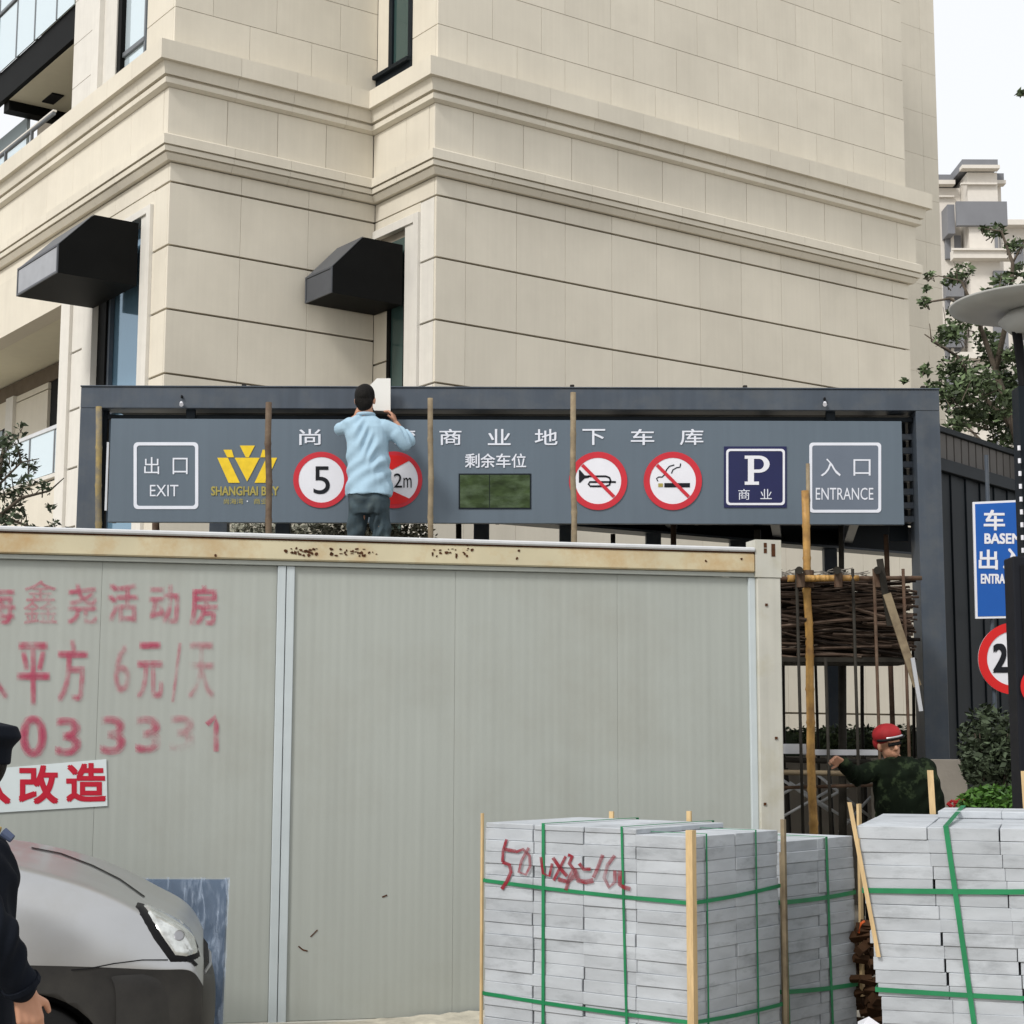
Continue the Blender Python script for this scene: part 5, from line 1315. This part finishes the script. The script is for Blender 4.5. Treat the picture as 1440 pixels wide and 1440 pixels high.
box('lamp_post', (at(1429, 560, YQ).x - lc.x, -.05, 0), (at(1429, 560, YQ).x - lc.x + .14, .09, at(1440, 545, YQ).z), M['frame_dark'], lamp)
for k in range(9):
    p = at(1433 + k * .7, 630 + k * 18, YQ - .07); b = MB(); b.tube([(p.x - lc.x, -.07, p.z - .014), (p.x - lc.x, -.07, p.z + .014)], .009, 8); b.build('light_bead', M['sign_white'], lamp)
cx0 = at(1429, 930, 9.7).x
kab = thing('black_cabinet', (cx0, 9.7, 0), 'tall black equipment cabinet at the right edge hiding half of the round sign', 'cabinet')
ktop = at(1411, 782, 9.7).z
box('cabinet_body', (0, 0, .05), (.55, .18, ktop), M['blackpaint'], kab, .008)
box('cabinet_door', (.04, -.014, .45), (.50, -.001, ktop - .05), M['black'], kab, .004)
box('cabinet_foot', (.05, .02, 0), (.50, .16, .049), M['black'], kab)
KP = Plane((0, 9.7 - .016, 0), (1, 0, 0))
ring(circ(1464, 965, 29, 36), circ(1464, 965, 21, 36), 'red_ring_mark', M['bright_red'], kab, KP, .004, .002)

# ================================================================== DISTANT BUILDINGS
YD = 62.0
def far(px0, px1, py0, py1, y0, y1, name, m, t, bev=0):
    a = at(px0, py0, YD); b = at(px1, py1, YD); bx_ = at(px1, py0, YD).x; return box(name, (a.x - t.location.x, y0, b.z), (bx_ - t.location.x, y1, a.z), m, t, bev)
tw = thing('distant_tower', (at(1370, 300, YD).x, YD, 0), 'pale distant apartment tower with grey parapets seen between tree branches at right', 'tower')
def fbox(px0, px1, py0, py1, y0, y1, name, m): return far(px0, px1, py0, py1, y0, y1, name, m, tw)
fbox(1300, 1362, 250, 1038, 1.2, 12, 'tower_wall', M['far_stone']); fbox(1362, 1404, 240, 1038, 0.2, 12, 'tower_wall', M['far_stone']); fbox(1402, 1417, 252, 1038, .9, 12, 'tower_wall', M['far_stone'])
fbox(1300, 1350, 233, 247, 1.0, 12, 'parapet', M['far_grey']); fbox(1353, 1403, 224, 236, 0, 12, 'parapet', M['far_grey']); fbox(1403, 1419, 235, 247, .7, 12, 'parapet', M['far_grey'])
fbox(1298, 1351, 243, 249, .8, 1.2, 'cornice', M['far_stone']); fbox(1351, 1404, 234, 239, -.2, .2, 'cornice', M['far_stone']); fbox(1403, 1420, 247, 252, .5, .9, 'cornice', M['far_stone'])
fbox(1300, 1352, 262, 264.5, 1.05, 1.2, 'cornice', M['far_stone']); fbox(1352, 1403, 256, 258.5, .05, .2, 'cornice', M['far_stone'])
fbox(1345, 1416, 283, 317, .0, .2, 'grey_panel', M['far_grey']); fbox(1335, 1345, 284, 325, .3, 1.2, 'grey_panel', M['far_grey'])
fbox(1338, 1422, 353, 366, -.3, .2, 'balcony_slab', M['far_stone']); fbox(1335, 1425, 353, 356, -.4, -.3, 'cornice', M['far_stone'])
for k in range(6):
    y = 320 + k * 72
    f = fbox(1339, 1361, y, y + 33, 1.0, 1.19, 'window', M['far_grey']); 
    fbox(1346, 1350, y, y + 33, .9, .99, 'window_mullion', M['far_stone'])
    fbox(1400, 1404, y, y + 33, .1, .19, 'window', M['far_grey']); fbox(1407, 1415, y + 6, y + 31, .8, .89, 'window', M['far_grey'])
for k in range(3):
    y = 380 + k * 72
    fbox(1337, 1362, y, y + 30, .7, 1.19, 'grey_panel', M['far_grey']); fbox(1338, 1420, y + 44, y + 53, -.15, .19, 'balcony_slab', M['far_stone'])
    fbox(1398, 1418, y, y + 40, .05, .89, 'grey_panel', M['far_grey'])
t2 = thing('distant_block', (at(1440, 1038, 75).x, 75, 0), 'low pale distant apartment block behind the street lamp at the right edge', 'building')
YD = 75.0
far(1400, 1600, 318, 1038, 0, 10, 'block_wall', M['far_stone'], t2); far(1398, 1602, 314, 322, -.6, 0, 'cornice', M['far_stone'], t2)
for k in range(4):
    for px in (1425, 1450, 1480): far(px, px + 13, 340 + k * 62, 372 + k * 62, -.1, -.001, 'window', M['far_grey'], t2)

# ================================================================== PEOPLE
def blob(name, prims, m, parent, voxel=.008, smooth=3, fold=0., seed=0):
    """one continuous skin grown over capsules, lofts and ellipsoids"""
    bm = bmesh.new()
    def cap(p, q, r1, r2, sq=1., ax=None):
        p, q = Vector(p), Vector(q); d = (q - p); L = max(d.length, 1e-4); d /= L
        h = Vector(ax) if ax else (Vector((0, 1, 0)) if abs(d.y) < .9 else Vector((1, 0, 0)))
        x = d.cross(h).normalized(); y = x.cross(d).normalized()
        rings = []
        for k in range(4): a = -math.pi / 2 + math.pi / 2 * k / 4; rings.append((math.sin(a) * r1, math.cos(a) * r1))
        rings.append((0, r1)); rings.append((L, r2))
        for k in range(1, 5): a = math.pi / 2 * k / 4; rings.append((L + math.sin(a) * r2, math.cos(a) * r2))
        grid = []
        for (t, r) in rings: grid.append([bm.verts.new(p + d * t + (x * math.cos(2 * math.pi * j / 14) + y * math.sin(2 * math.pi * j / 14) * sq) * max(r, 1e-4)) for j in range(14)])
        for i in range(len(grid) - 1):
            for j in range(14): bm.faces.new((grid[i][j], grid[i][(j + 1) % 14], grid[i + 1][(j + 1) % 14], grid[i + 1][j]))
        bm.faces.new(grid[0][::-1]); bm.faces.new(grid[-1])
    for pr in prims:
        if pr[0] == 'cap': cap(*pr[1:])
        elif pr[0] == 'ell':
            c, r = pr[1], pr[2]; rot = pr[3] if len(pr) > 3 else Matrix.Identity(4)
            bmesh.ops.create_uvsphere(bm, u_segments=20, v_segments=14, radius=1, matrix=Matrix.Translation(c) @ rot @ Matrix.Diagonal((*r, 1)))
        elif pr[0] == 'loft':      # list of (centre, rx, ry, yaw)
            rows = []
            for c, rx, ry, yw in pr[1]:
                c = Vector(c); rows.append([bm.verts.new(c + Vector((math.cos(yw) * rx * math.cos(t) - math.sin(yw) * ry * math.sin(t), math.sin(yw) * rx * math.cos(t) + math.cos(yw) * ry * math.sin(t), 0))) for t in [2 * math.pi * j / 24 for j in range(24)]])
            for i in range(len(rows) - 1):
                for j in range(24): bm.faces.new((rows[i][j], rows[i][(j + 1) % 24], rows[i + 1][(j + 1) % 24], rows[i + 1][j]))
            bm.faces.new(rows[0][::-1]); bm.faces.new(rows[-1])
    bmesh.ops.recalc_face_normals(bm, faces=bm.faces[:])
    me = bpy.data.meshes.new(name); bm.to_mesh(me); bm.free()
    o = bpy.data.objects.new(name, me); C.objects.link(o)
    rm = o.modifiers.new('r', 'REMESH'); rm.mode = 'VOXEL'; rm.voxel_size = voxel
    if smooth: s = o.modifiers.new('s', 'SMOOTH'); s.iterations = smooth; s.factor = .6
    bpy.context.view_layer.update()
    me2 = bpy.data.meshes.new_from_object(o.evaluated_get(bpy.context.evaluated_depsgraph_get())); bpy.data.objects.remove(o)
    n = len(me2.vertices); co = np.empty(n * 3); me2.vertices.foreach_get('co', co); co = co.reshape(-1, 3)
    if fold:
        no = np.empty(n * 3); me2.vertices.foreach_get('normal', no); no = no.reshape(-1, 3)
        x, y, z = co.T; k = seed * 1.7
        w = np.sin(z * 38 + 9 * np.sin(x * 11 + k) + 5 * np.sin(y * 13)) * np.clip(np.sin(x * 14 + z * 9 + k) + .2, 0, 1) + .6 * np.sin(z * 22 - x * 34 + 4 * np.sin(z * 9 + k))
        co = co + no * (w * fold)[:, None]; me2.vertices.foreach_set('co', co.ravel()); me2.update()
    me2.polygons.foreach_set('use_smooth', [True] * len(me2.polygons)); me2.materials.clear()
    return link(name, me2, m, parent)
def hand(wr, d, palm_n, side, curl=.5, s=1.0):
    """palm + four fingers + thumb as capsules. wr wrist, d direction of the hand, palm_n palm normal, side +1/-1 thumb side"""
    wr = Vector(wr); d = Vector(d).normalized(); n = Vector(palm_n); n = (n - d * n.dot(d)).normalized(); x = d.cross(n) * side
    P = []
    pc = wr + d * .05 * s
    for k in range(4):
        off = (k - 1.5) * .0195 * s
        base = wr + d * (.092 - .005 * abs(k - 1)) * s + x * -off
        P.append(('cap', wr + d * .012 * s + x * -off * .7, base, .0135 * s, .0105 * s))
        L1, L2 = (.040, .044, .041, .032)[k] * s, (.036, .041, .037, .028)[k] * s
        d1 = (d * math.cos(curl) + n * math.sin(curl)); m1 = base + d1 * L1
        d2 = (d * math.cos(curl * 2.3) + n * math.sin(curl * 2.3)); m2 = m1 + d2 * L2
        P.append(('cap', base, m1, .0092 * s, .0085 * s)); P.append(('cap', m1, m2, .0085 * s, .0070 * s))
    tb = wr + d * .028 * s + x * .024 * s; t1 = tb + (d * .6 + x * .75 + n * .25).normalized() * .038 * s; t2 = t1 + (d * .85 + x * .25 + n * .45).normalized() * .030 * s
    P.append(('cap', wr + d * .015 * s, tb, .014 * s, .013 * s)); P.append(('cap', tb, t1, .0125 * s, .0105 * s)); P.append(('cap', t1, t2, .0105 * s, .0085 * s))
    return P
def head_prims(c, f, up=Vector((0, 0, 1)), s=1.0):
    """head with face; c centre of the skull, f facing direction"""
    c = Vector(c); f = Vector(f); f = (f - up * f.dot(up)).normalized(); r = f.cross(up).normalized()
    rot = Matrix((r, f, up)).transposed().to_4x4()
    def L(x, y, z): return c + (r * x + f * y + up * z) * s
    P = [('ell', L(0, 0, .02), (.076 * s, .094 * s, .098 * s), rot), ('ell', L(0, .022, -.045), (.060 * s, .070 * s, .070 * s), rot), ('ell', L(0, .055, -.095), (.028 * s, .028 * s, .022 * s), rot),
         ('cap', L(0, .088, .012), L(0, .108, -.028), .009 * s, .015 * s), ('cap', L(-.035, .080, .020), L(.035, .080, .020), .012 * s, .012 * s),
         ('cap', L(-.02, .084, -.062), L(.02, .084, -.062), .008 * s, .008 * s), ('cap', L(-.017, .083, -.075), L(.017, .083, -.075), .008 * s, .008 * s),
         ('ell', L(.079, -.005, -.01), (.012 * s, .022 * s, .034 * s), rot), ('ell', L(-.079, -.005, -.01), (.012 * s, .022 * s, .034 * s), rot), ('ell', L(0, .098, -.032), (.019 * s, .014 * s, .011 * s), rot)]
    return P, L, rot
def eyes(L, rot, t, off, s=1.0):
    for sx_ in (-1, 1):
        e = MB(); c_ = L(sx_ * .032, .083, .0) - off; e.tube([c_ - Vector((.010, 0, 0)), c_, c_ + Vector((.010, 0, 0))], [.003, .0075, .003], 8); e.build('eye', M['sign_white'], t, True)
        e = MB(); c_ = L(sx_ * .032, .091, .0) - off; e.tube([c_ - Vector((.003, 0, 0)), c_ + Vector((.003, 0, 0))], .004, 8); e.build('pupil', M['black'], t)

# ---- man on the scaffold, seen from behind
YMn = 13.72
def q1(px, py, dy=0.): return at(px, py, YMn + dy)
feet = at(518, 841, YMn); man = thing('person', (feet.x, YMn, 0), 'man in a pale blue shirt seen from behind, reaching up at the sign board', 'person')
mo = Vector((feet.x, YMn, 0))
def lm(v): return Vector(v) - mo
zf = zs_ - .005
hc_ = lm(q1(513.5, 562)); hp, Lh, rh = head_prims(hc_, (.15, 1, -.05), s=.98)
px2 = 1 / 175.0
shL, shR = lm(q1(490, 599)), lm(q1(542, 600)); elL, elR = lm(q1(481, 603, .18)), lm(q1(572, 620, .06)); wrL, wrR = lm(q1(499, 588, .34)), lm(q1(557, 596, .24))
hipL, hipR = lm(q1(505, 706)), lm(q1(533, 706)); knL, knR = lm(q1(499, 762, .05)), lm(q1(538, 764, .02))
anL = Vector((knL.x - .02, knL.y + .04, zf + .09)); anR = Vector((knR.x + .02, knR.y + .02, zf + .09))
nk = lm(q1(515, 585))
tors = [(lm(q1(515, 590, .01)), .06, .06, 0), (lm(q1(515, 600, .01)), .17, .10, 0), (lm(q1(516, 625, .01)), .165, .115, 0), (lm(q1(517, 660)), .145, .10, 0), (lm(q1(518, 690)), .155, .115, 0), (lm(q1(519, 712)), .15, .11, 0)]
bp_ = hp + [('cap', lm(q1(514, 575)), nk, .056, .062), ('loft', tors), ('cap', shL, elL, .050, .040), ('cap', elL, wrL, .039, .027), ('cap', shR, elR, .050, .040), ('cap', elR, wrR, .040, .027),
            ('cap', hipL, knL, .080, .055), ('cap', knL, anL, .055, .038), ('cap', hipR, knR, .080, .055), ('cap', knR, anR, .055, .038)]
bp_ += hand(wrR, lm(q1(549, 573, .26)) - wrR, (-.6, .2, .1), 1, .55) + hand(wrL, lm(q1(503, 574, .36)) - wrL, (.6, .2, 0), -1, .5)
blob('body', bp_, M['skin'], man, .0062, 2)
eyes(Lh, rh, man, Vector((0, 0, 0)))
hcap = [('ell', Lh(0, -.018, .030), (.085, .096, .100), rh), ('ell', Lh(0, -.045, -.02), (.075, .062, .085), rh), ('ell', Lh(.0, .03, .075), (.06, .06, .045), rh)]
blob('hair', hcap, M['hair'], man, .005, 1, fold=.0035, seed=3)
shirt = [('loft', [(lm(q1(514, 583, .01)), .062, .068, 0), (lm(q1(514, 588, .01)), .095, .08, 0), (lm(q1(515, 594, .01)), .165, .105, 0), (lm(q1(515, 603, .01)), .192, .128, 0), (lm(q1(517, 622, .01)), .178, .142, 0), (lm(q1(517.5, 650)), .172, .138, 0), (lm(q1(519, 675)), .178, .142, 0), (lm(q1(519.5, 697)), .186, .150, 0)]),
         ('cap', shL + Vector((.01, 0, -.01)), elL, .072, .062), ('cap', elL, elL + (wrL - elL) * .30, .060, .052), ('cap', shR + Vector((-.01, 0, -.01)), elR + Vector((0, -.0, .0)), .078, .070), ('cap', elR, elR + (wrR - elR) * .22, .068, .060), ('cap', lm(q1(556, 612)), lm(q1(571, 626, .03)), .06, .05)]
blob('shirt', shirt, M['shirt'], man, .008, 2, fold=.011, seed=2)
tr_ = [('loft', [(lm(q1(519.5, 690)), .145, .105, 0), (lm(q1(519.5, 704)), .178, .135, 0), (lm(q1(519, 716)), .172, .13, 0), (lm(q1(519, 724)), .16, .11, 0)]),
       ('cap', hipL + Vector((-.0, 0, -.02)), knL, .090, .071), ('cap', knL, anL, .071, .064), ('cap', hipR + Vector((0, 0, -.02)), knR, .090, .073), ('cap', knR, anR, .080, .068)]
blob('trousers', tr_, M['jeans'], man, .008, 2, fold=.010, seed=5)
for a_ in (anL, anR): blob('shoe', [('cap', Vector((a_.x, a_.y - .06, zf + .04)), Vector((a_.x, a_.y + .15, zf + .035)), .045, .038), ('cap', a_, Vector((a_.x, a_.y, zf + .05)), .045, .045)], M['black'], man, .008, 2)
cl_ = MB(); cc = lm(q1(514.5, 584)); cl_.tube([cc + Vector((math.cos(R(a)) * .066, math.sin(R(a)) * .068, .004)) for a in range(0, 361, 24)], .015, 6); cl_.build('collar', M['shirt'], man, True)
wc = MB(); pol = [(530, 532), (549, 532), (549, 578), (526, 577), (514, 548)]
pl_ = Plane((0, YMn + .30, 0), (1, 0, 0)); P2 = [pl_.hit(*p) for p in pol]; wc.prism(P2, 'y', YMn + .30, YMn + .325)
o = wc.build('white_card', M['white_board']); tag(o, 'white card held up by the man in the pale blue shirt', 'card')

# ---- worker with the red helmet
YWk = 12.7
def q2(px, py, dy=0.): return at(px, py, YWk + dy)
wx = q2(1265, 1100).x; wk = thing('person', (wx, YWk, 0), 'worker in dark camouflage clothes with a red safety helmet, bowing behind the slab stacks', 'person'); wo2 = Vector((wx, YWk, 0))
def lw(v): return Vector(v) - wo2
hc2 = lw(q2(1250, 1046)); up2 = Vector((-.16, -.12, .98)).normalized(); hp2, Lw, rw = head_prims(hc2, (.30, -1, -.2), up2)
sh1, sh2 = lw(q2(1237, 1082)), lw(q2(1301, 1080)); e1, w1 = lw(q2(1205, 1092, -.08)), lw(q2(1184, 1073, -.22)); e2, w2_ = lw(q2(1317, 1132, -.02)), lw(q2(1312, 1178, -.14))
zb2 = 0.
pel = Vector((.03, .03, .92))
torso2 = [((pel.x, pel.y, .84), .16, .12, 0), ((pel.x, pel.y, 1.0), .155, .115, 0), ((pel.x, .01, 1.2), .17, .12, 0), ((lw(q2(1270, 1085)))[:], .19, .12, 0), ((lw(q2(1266, 1068)))[:], .09, .08, 0)]
bp2 = hp2 + [('cap', Lw(0, -.02, -.06), lw(q2(1262, 1076)), .055, .06), ('loft', torso2), ('cap', sh1, e1, .052, .042), ('cap', e1, w1, .040, .028), ('cap', sh2, e2, .052, .042), ('cap', e2, w2_, .040, .028),
             ('cap', (pel.x - .09, .03, .88), (pel.x - .11, .0, .48), .085, .058), ('cap', (pel.x - .11, 0, .48), (pel.x - .11, .04, .09), .057, .04), ('cap', (pel.x + .09, .03, .88), (pel.x + .11, 0, .48), .085, .058), ('cap', (pel.x + .11, 0, .48), (pel.x + .12, .04, .09), .057, .04)]
bp2 += hand(w1, (-.7, -.5, .25), (.2, -.6, -.4), -1, .5) + hand(w2_, (.0, -.3, -1), (-.8, -.1, 0), -1, .4)
blob('body', bp2, M['skin'], wk, .0066, 2); eyes(Lw, rw, wk, Vector((0, 0, 0)))
hm = [('ell', Lw(0, -.012, .068), (.105, .118, .082), rw), ('ell', Lw(0, -.045, .015), (.100, .085, .080), rw)]
he = blob('helmet', hm, M['helmet'], wk, .006, 2)
bri = MB()
pts = []
for k in range(17):
    a = R(-70 + 140 * k / 16); pts.append(Lw(.112 * math.sin(a), .112 * math.cos(a) + .002, .045))
bri.tube(pts, .011, 6); bri.build('helmet_brim', M['black'], he)
bri = MB(); pts = [Lw(.110 * math.sin(R(a)), .112 * math.cos(R(a)) + .010, .060) for a in range(-35, 36, 7)]; bri.tube(pts, .007, 6); bri.build('helmet_trim', M['alu'], he)
gg = MB(); gg.tube([Lw(-.05, .090, .005), Lw(.0, .100, .006), Lw(.05, .090, .005)], .013, 8); gg.build('dark_glasses', M['black'], wk)
jk = [('loft', [((pel.x, pel.y, .74), .20, .155, 0), ((pel.x, pel.y, 1.0), .20, .15, 0), ((pel.x, .01, 1.2), .215, .16, 0), ((lw(q2(1270, 1088)))[:], .235, .15, 0), ((lw(q2(1268, 1074)))[:], .17, .115, 0), ((lw(q2(1264, 1064)))[:], .085, .085, 0)]),
      ('cap', sh1, e1, .080, .070), ('cap', e1, e1 + (w1 - e1) * .86, .068, .052), ('cap', sh2, e2, .080, .068), ('cap', e2, e2 + (w2_ - e2) * .86, .066, .05)]
blob('jacket', jk, M['camo'], wk, .010, 3, fold=.006, seed=4)
blob('trousers', [('loft', [((pel.x, pel.y, .80), .175, .14, 0), ((pel.x, pel.y, .95), .175, .135, 0)]), ('cap', (pel.x - .09, .03, .86), (pel.x - .11, .0, .48), .10, .08), ('cap', (pel.x - .11, 0, .48), (pel.x - .11, .04, .10), .08, .065), ('cap', (pel.x + .09, .03, .86), (pel.x + .11, 0, .48), .10, .08), ('cap', (pel.x + .11, 0, .48), (pel.x + .12, .04, .10), .08, .065)], M['camo'], wk, .012, 3, fold=.005, seed=6)
for sx_ in (-.11, .12): blob('boot', [('cap', (pel.x + sx_, .08, .05), (pel.x + sx_, -.12, .045), .048, .042), ('cap', (pel.x + sx_, .04, .16), (pel.x + sx_, .05, .06), .052, .05)], M['black'], wk, .01, 2)

# ---- guard at the left edge, seen from the side and back
YGd = 5.1
def q3(px, py, dy=0.): return at(px, py, YGd + dy)
gx = q3(-50, 1300).x; gd = thing('person', (gx, YGd, 0), 'guard in black uniform and peaked cap at the left edge of the photo', 'person'); go_ = Vector((gx, YGd, 0))
def lg_(v): return Vector(v) - go_
hc3 = lg_(q3(-40, 1078)); hp3, Lg, rg_ = head_prims(hc3, (-1, .25, -.1))
sz3 = lg_(q3(0, 1190)).z
shN, shF = Vector((-.005, -.19, sz3 - .02)), Vector((-.03, .19, sz3 - .02))
eN = lg_(q3(-2, 1325, -.22)); wN = lg_(q3(34, 1392, -.14)); eF = Vector((-.06, .24, sz3 - .33)); wF = Vector((-.16, .22, sz3 - .56))
torso3 = [((0, 0, .86), .12, .16, 0), ((0, 0, 1.02), .11, .145, 0), ((0, 0, 1.22), .12, .17, 0), ((-.01, 0, sz3 - .04), .11, .19, 0), ((-.01, 0, sz3 + .03), .065, .08, 0)]
bp3 = hp3 + [('cap', Lg(0, -.02, -.06), (0, 0, sz3 + .02), .056, .062), ('loft', torso3), ('cap', shN, eN, .052, .042), ('cap', eN, wN, .041, .029), ('cap', shF, eF, .052, .042), ('cap', eF, wF, .041, .029),
             ('cap', (0, -.09, .9), (.0, -.10, .49), .085, .058), ('cap', (.0, -.10, .49), (.03, -.10, .09), .057, .04), ('cap', (0, .09, .9), (-.0, .10, .49), .085, .058), ('cap', (-.0, .10, .49), (.03, .10, .09), .057, .04)]
bp3 += hand(wN, (.25, .0, -1), (-.5, .85, 0), 1, .45) + hand(wF, (-.2, 0, -1), (0, -1, 0), -1, .45)
blob('body', bp3, M['skin'], gd, .0048, 2); eyes(Lg, rg_, gd, Vector((0, 0, 0)))
blob('hair', [('ell', Lg(0, -.030, .012), (.079, .076, .085), rg_)], M['hair'], gd, .006, 2, fold=.001)
cpz = [('loft', [((hc3.x + .012, hc3.y, hc3.z + .005), .100, .092, 0), ((hc3.x + .012, hc3.y, hc3.z + .055), .103, .095, 0), ((hc3.x + .014, hc3.y, hc3.z + .085), .128, .118, 0), ((hc3.x + .006, hc3.y, hc3.z + .118), .122, .114, 0), ((hc3.x - .004, hc3.y, hc3.z + .132), .07, .07, 0)])]
cpo = blob('cap', cpz, M['uniform'], gd, .006, 2)
bk = MB(); pts = []
for k in range(13):
    a = R(-60 + 10 * k); pts.append((-math.cos(a), math.sin(a)))
vs = [(hc3.x + .012 + c_ * .095, hc3.y + s_ * .088, hc3.z + .02) for c_, s_ in pts] + [(hc3.x + .0 + c_ * .155, hc3.y + s_ * .095, hc3.z - .01) for c_, s_ in pts]
vs += [(x, y, z - .005) for x, y, z in vs]
n = 13; fs = [(i, i + 1, n + i + 1, n + i) for i in range(12)] + [(2 * n + i, 3 * n + i, 3 * n + i + 1, 2 * n + i + 1) for i in range(12)] + [(n + i, n + i + 1, 3 * n + i + 1, 3 * n + i) for i in range(12)]
mesh('cap_peak', vs, fs, M['black'], cpo, True)
jk3 = [('loft', [((0, 0, .74), .155, .20, 0), ((0, 0, .90), .150, .19, 0), ((0, 0, 1.06), .138, .178, 0), ((0, 0, 1.24), .143, .20, 0), ((-.005, 0, sz3 - .05), .138, .222, 0), ((-.005, 0, sz3 + .012), .105, .16, 0), ((-.005, 0, sz3 + .055), .068, .075, 0)]),
       ('cap', shN, eN, .076, .064), ('cap', eN, eN + (wN - eN) * .90, .062, .048), ('cap', shF, eF, .076, .064), ('cap', eF, eF + (wF - eF) * .9, .062, .048)]
blob('jacket', jk3, M['uniform'], gd, .008, 3, fold=.005, seed=8)
blob('trousers', [('loft', [((0, 0, .78), .14, .17, 0), ((0, 0, .95), .135, .165, 0)]), ('cap', (0, -.09, .86), (.0, -.10, .49), .098, .078), ('cap', (.0, -.10, .49), (.03, -.10, .09), .078, .065), ('cap', (0, .09, .86), (0, .10, .49), .098, .078), ('cap', (0, .10, .49), (.03, .10, .09), .078, .065)], M['uniform'], gd, .011, 3, fold=.004, seed=9)
for sy_ in (-.10, .10): blob('shoe', [('cap', (.05, sy_, .045), (-.14, sy_, .04), .045, .038), ('cap', (.03, sy_, .13), (.03, sy_, .06), .048, .046)], M['black'], gd, .009, 2)
cgd = MB(); cgd.tube([(-.005 + math.cos(R(a)) * .072, math.sin(R(a)) * .078, sz3 + .055) for a in range(0, 361, 24)], .014, 6); cgd.build('collar', M['uniform'], gd, True)
cuf = MB(); dv = (wN - eN).normalized(); cuf.tube([eN + (wN - eN) * .84, eN + (wN - eN) * .93], .056, 14); cuf.build('cuff', M['uniform'], gd)
ep = lg_(q3(4, 1172, -.12)); b = MB(); b.tube([ep + Vector((-.05, 0, .02)), ep + Vector((-.01, 0, .005))], [.012, .014], 10); b.build('badge', M['badge'], gd)
b = MB(); b.tube([ep + Vector((.0, 0, .004)), ep + Vector((.028, 0, -.016))], [.015, .012], 10); b.build('badge', M['badge_blue'], gd)
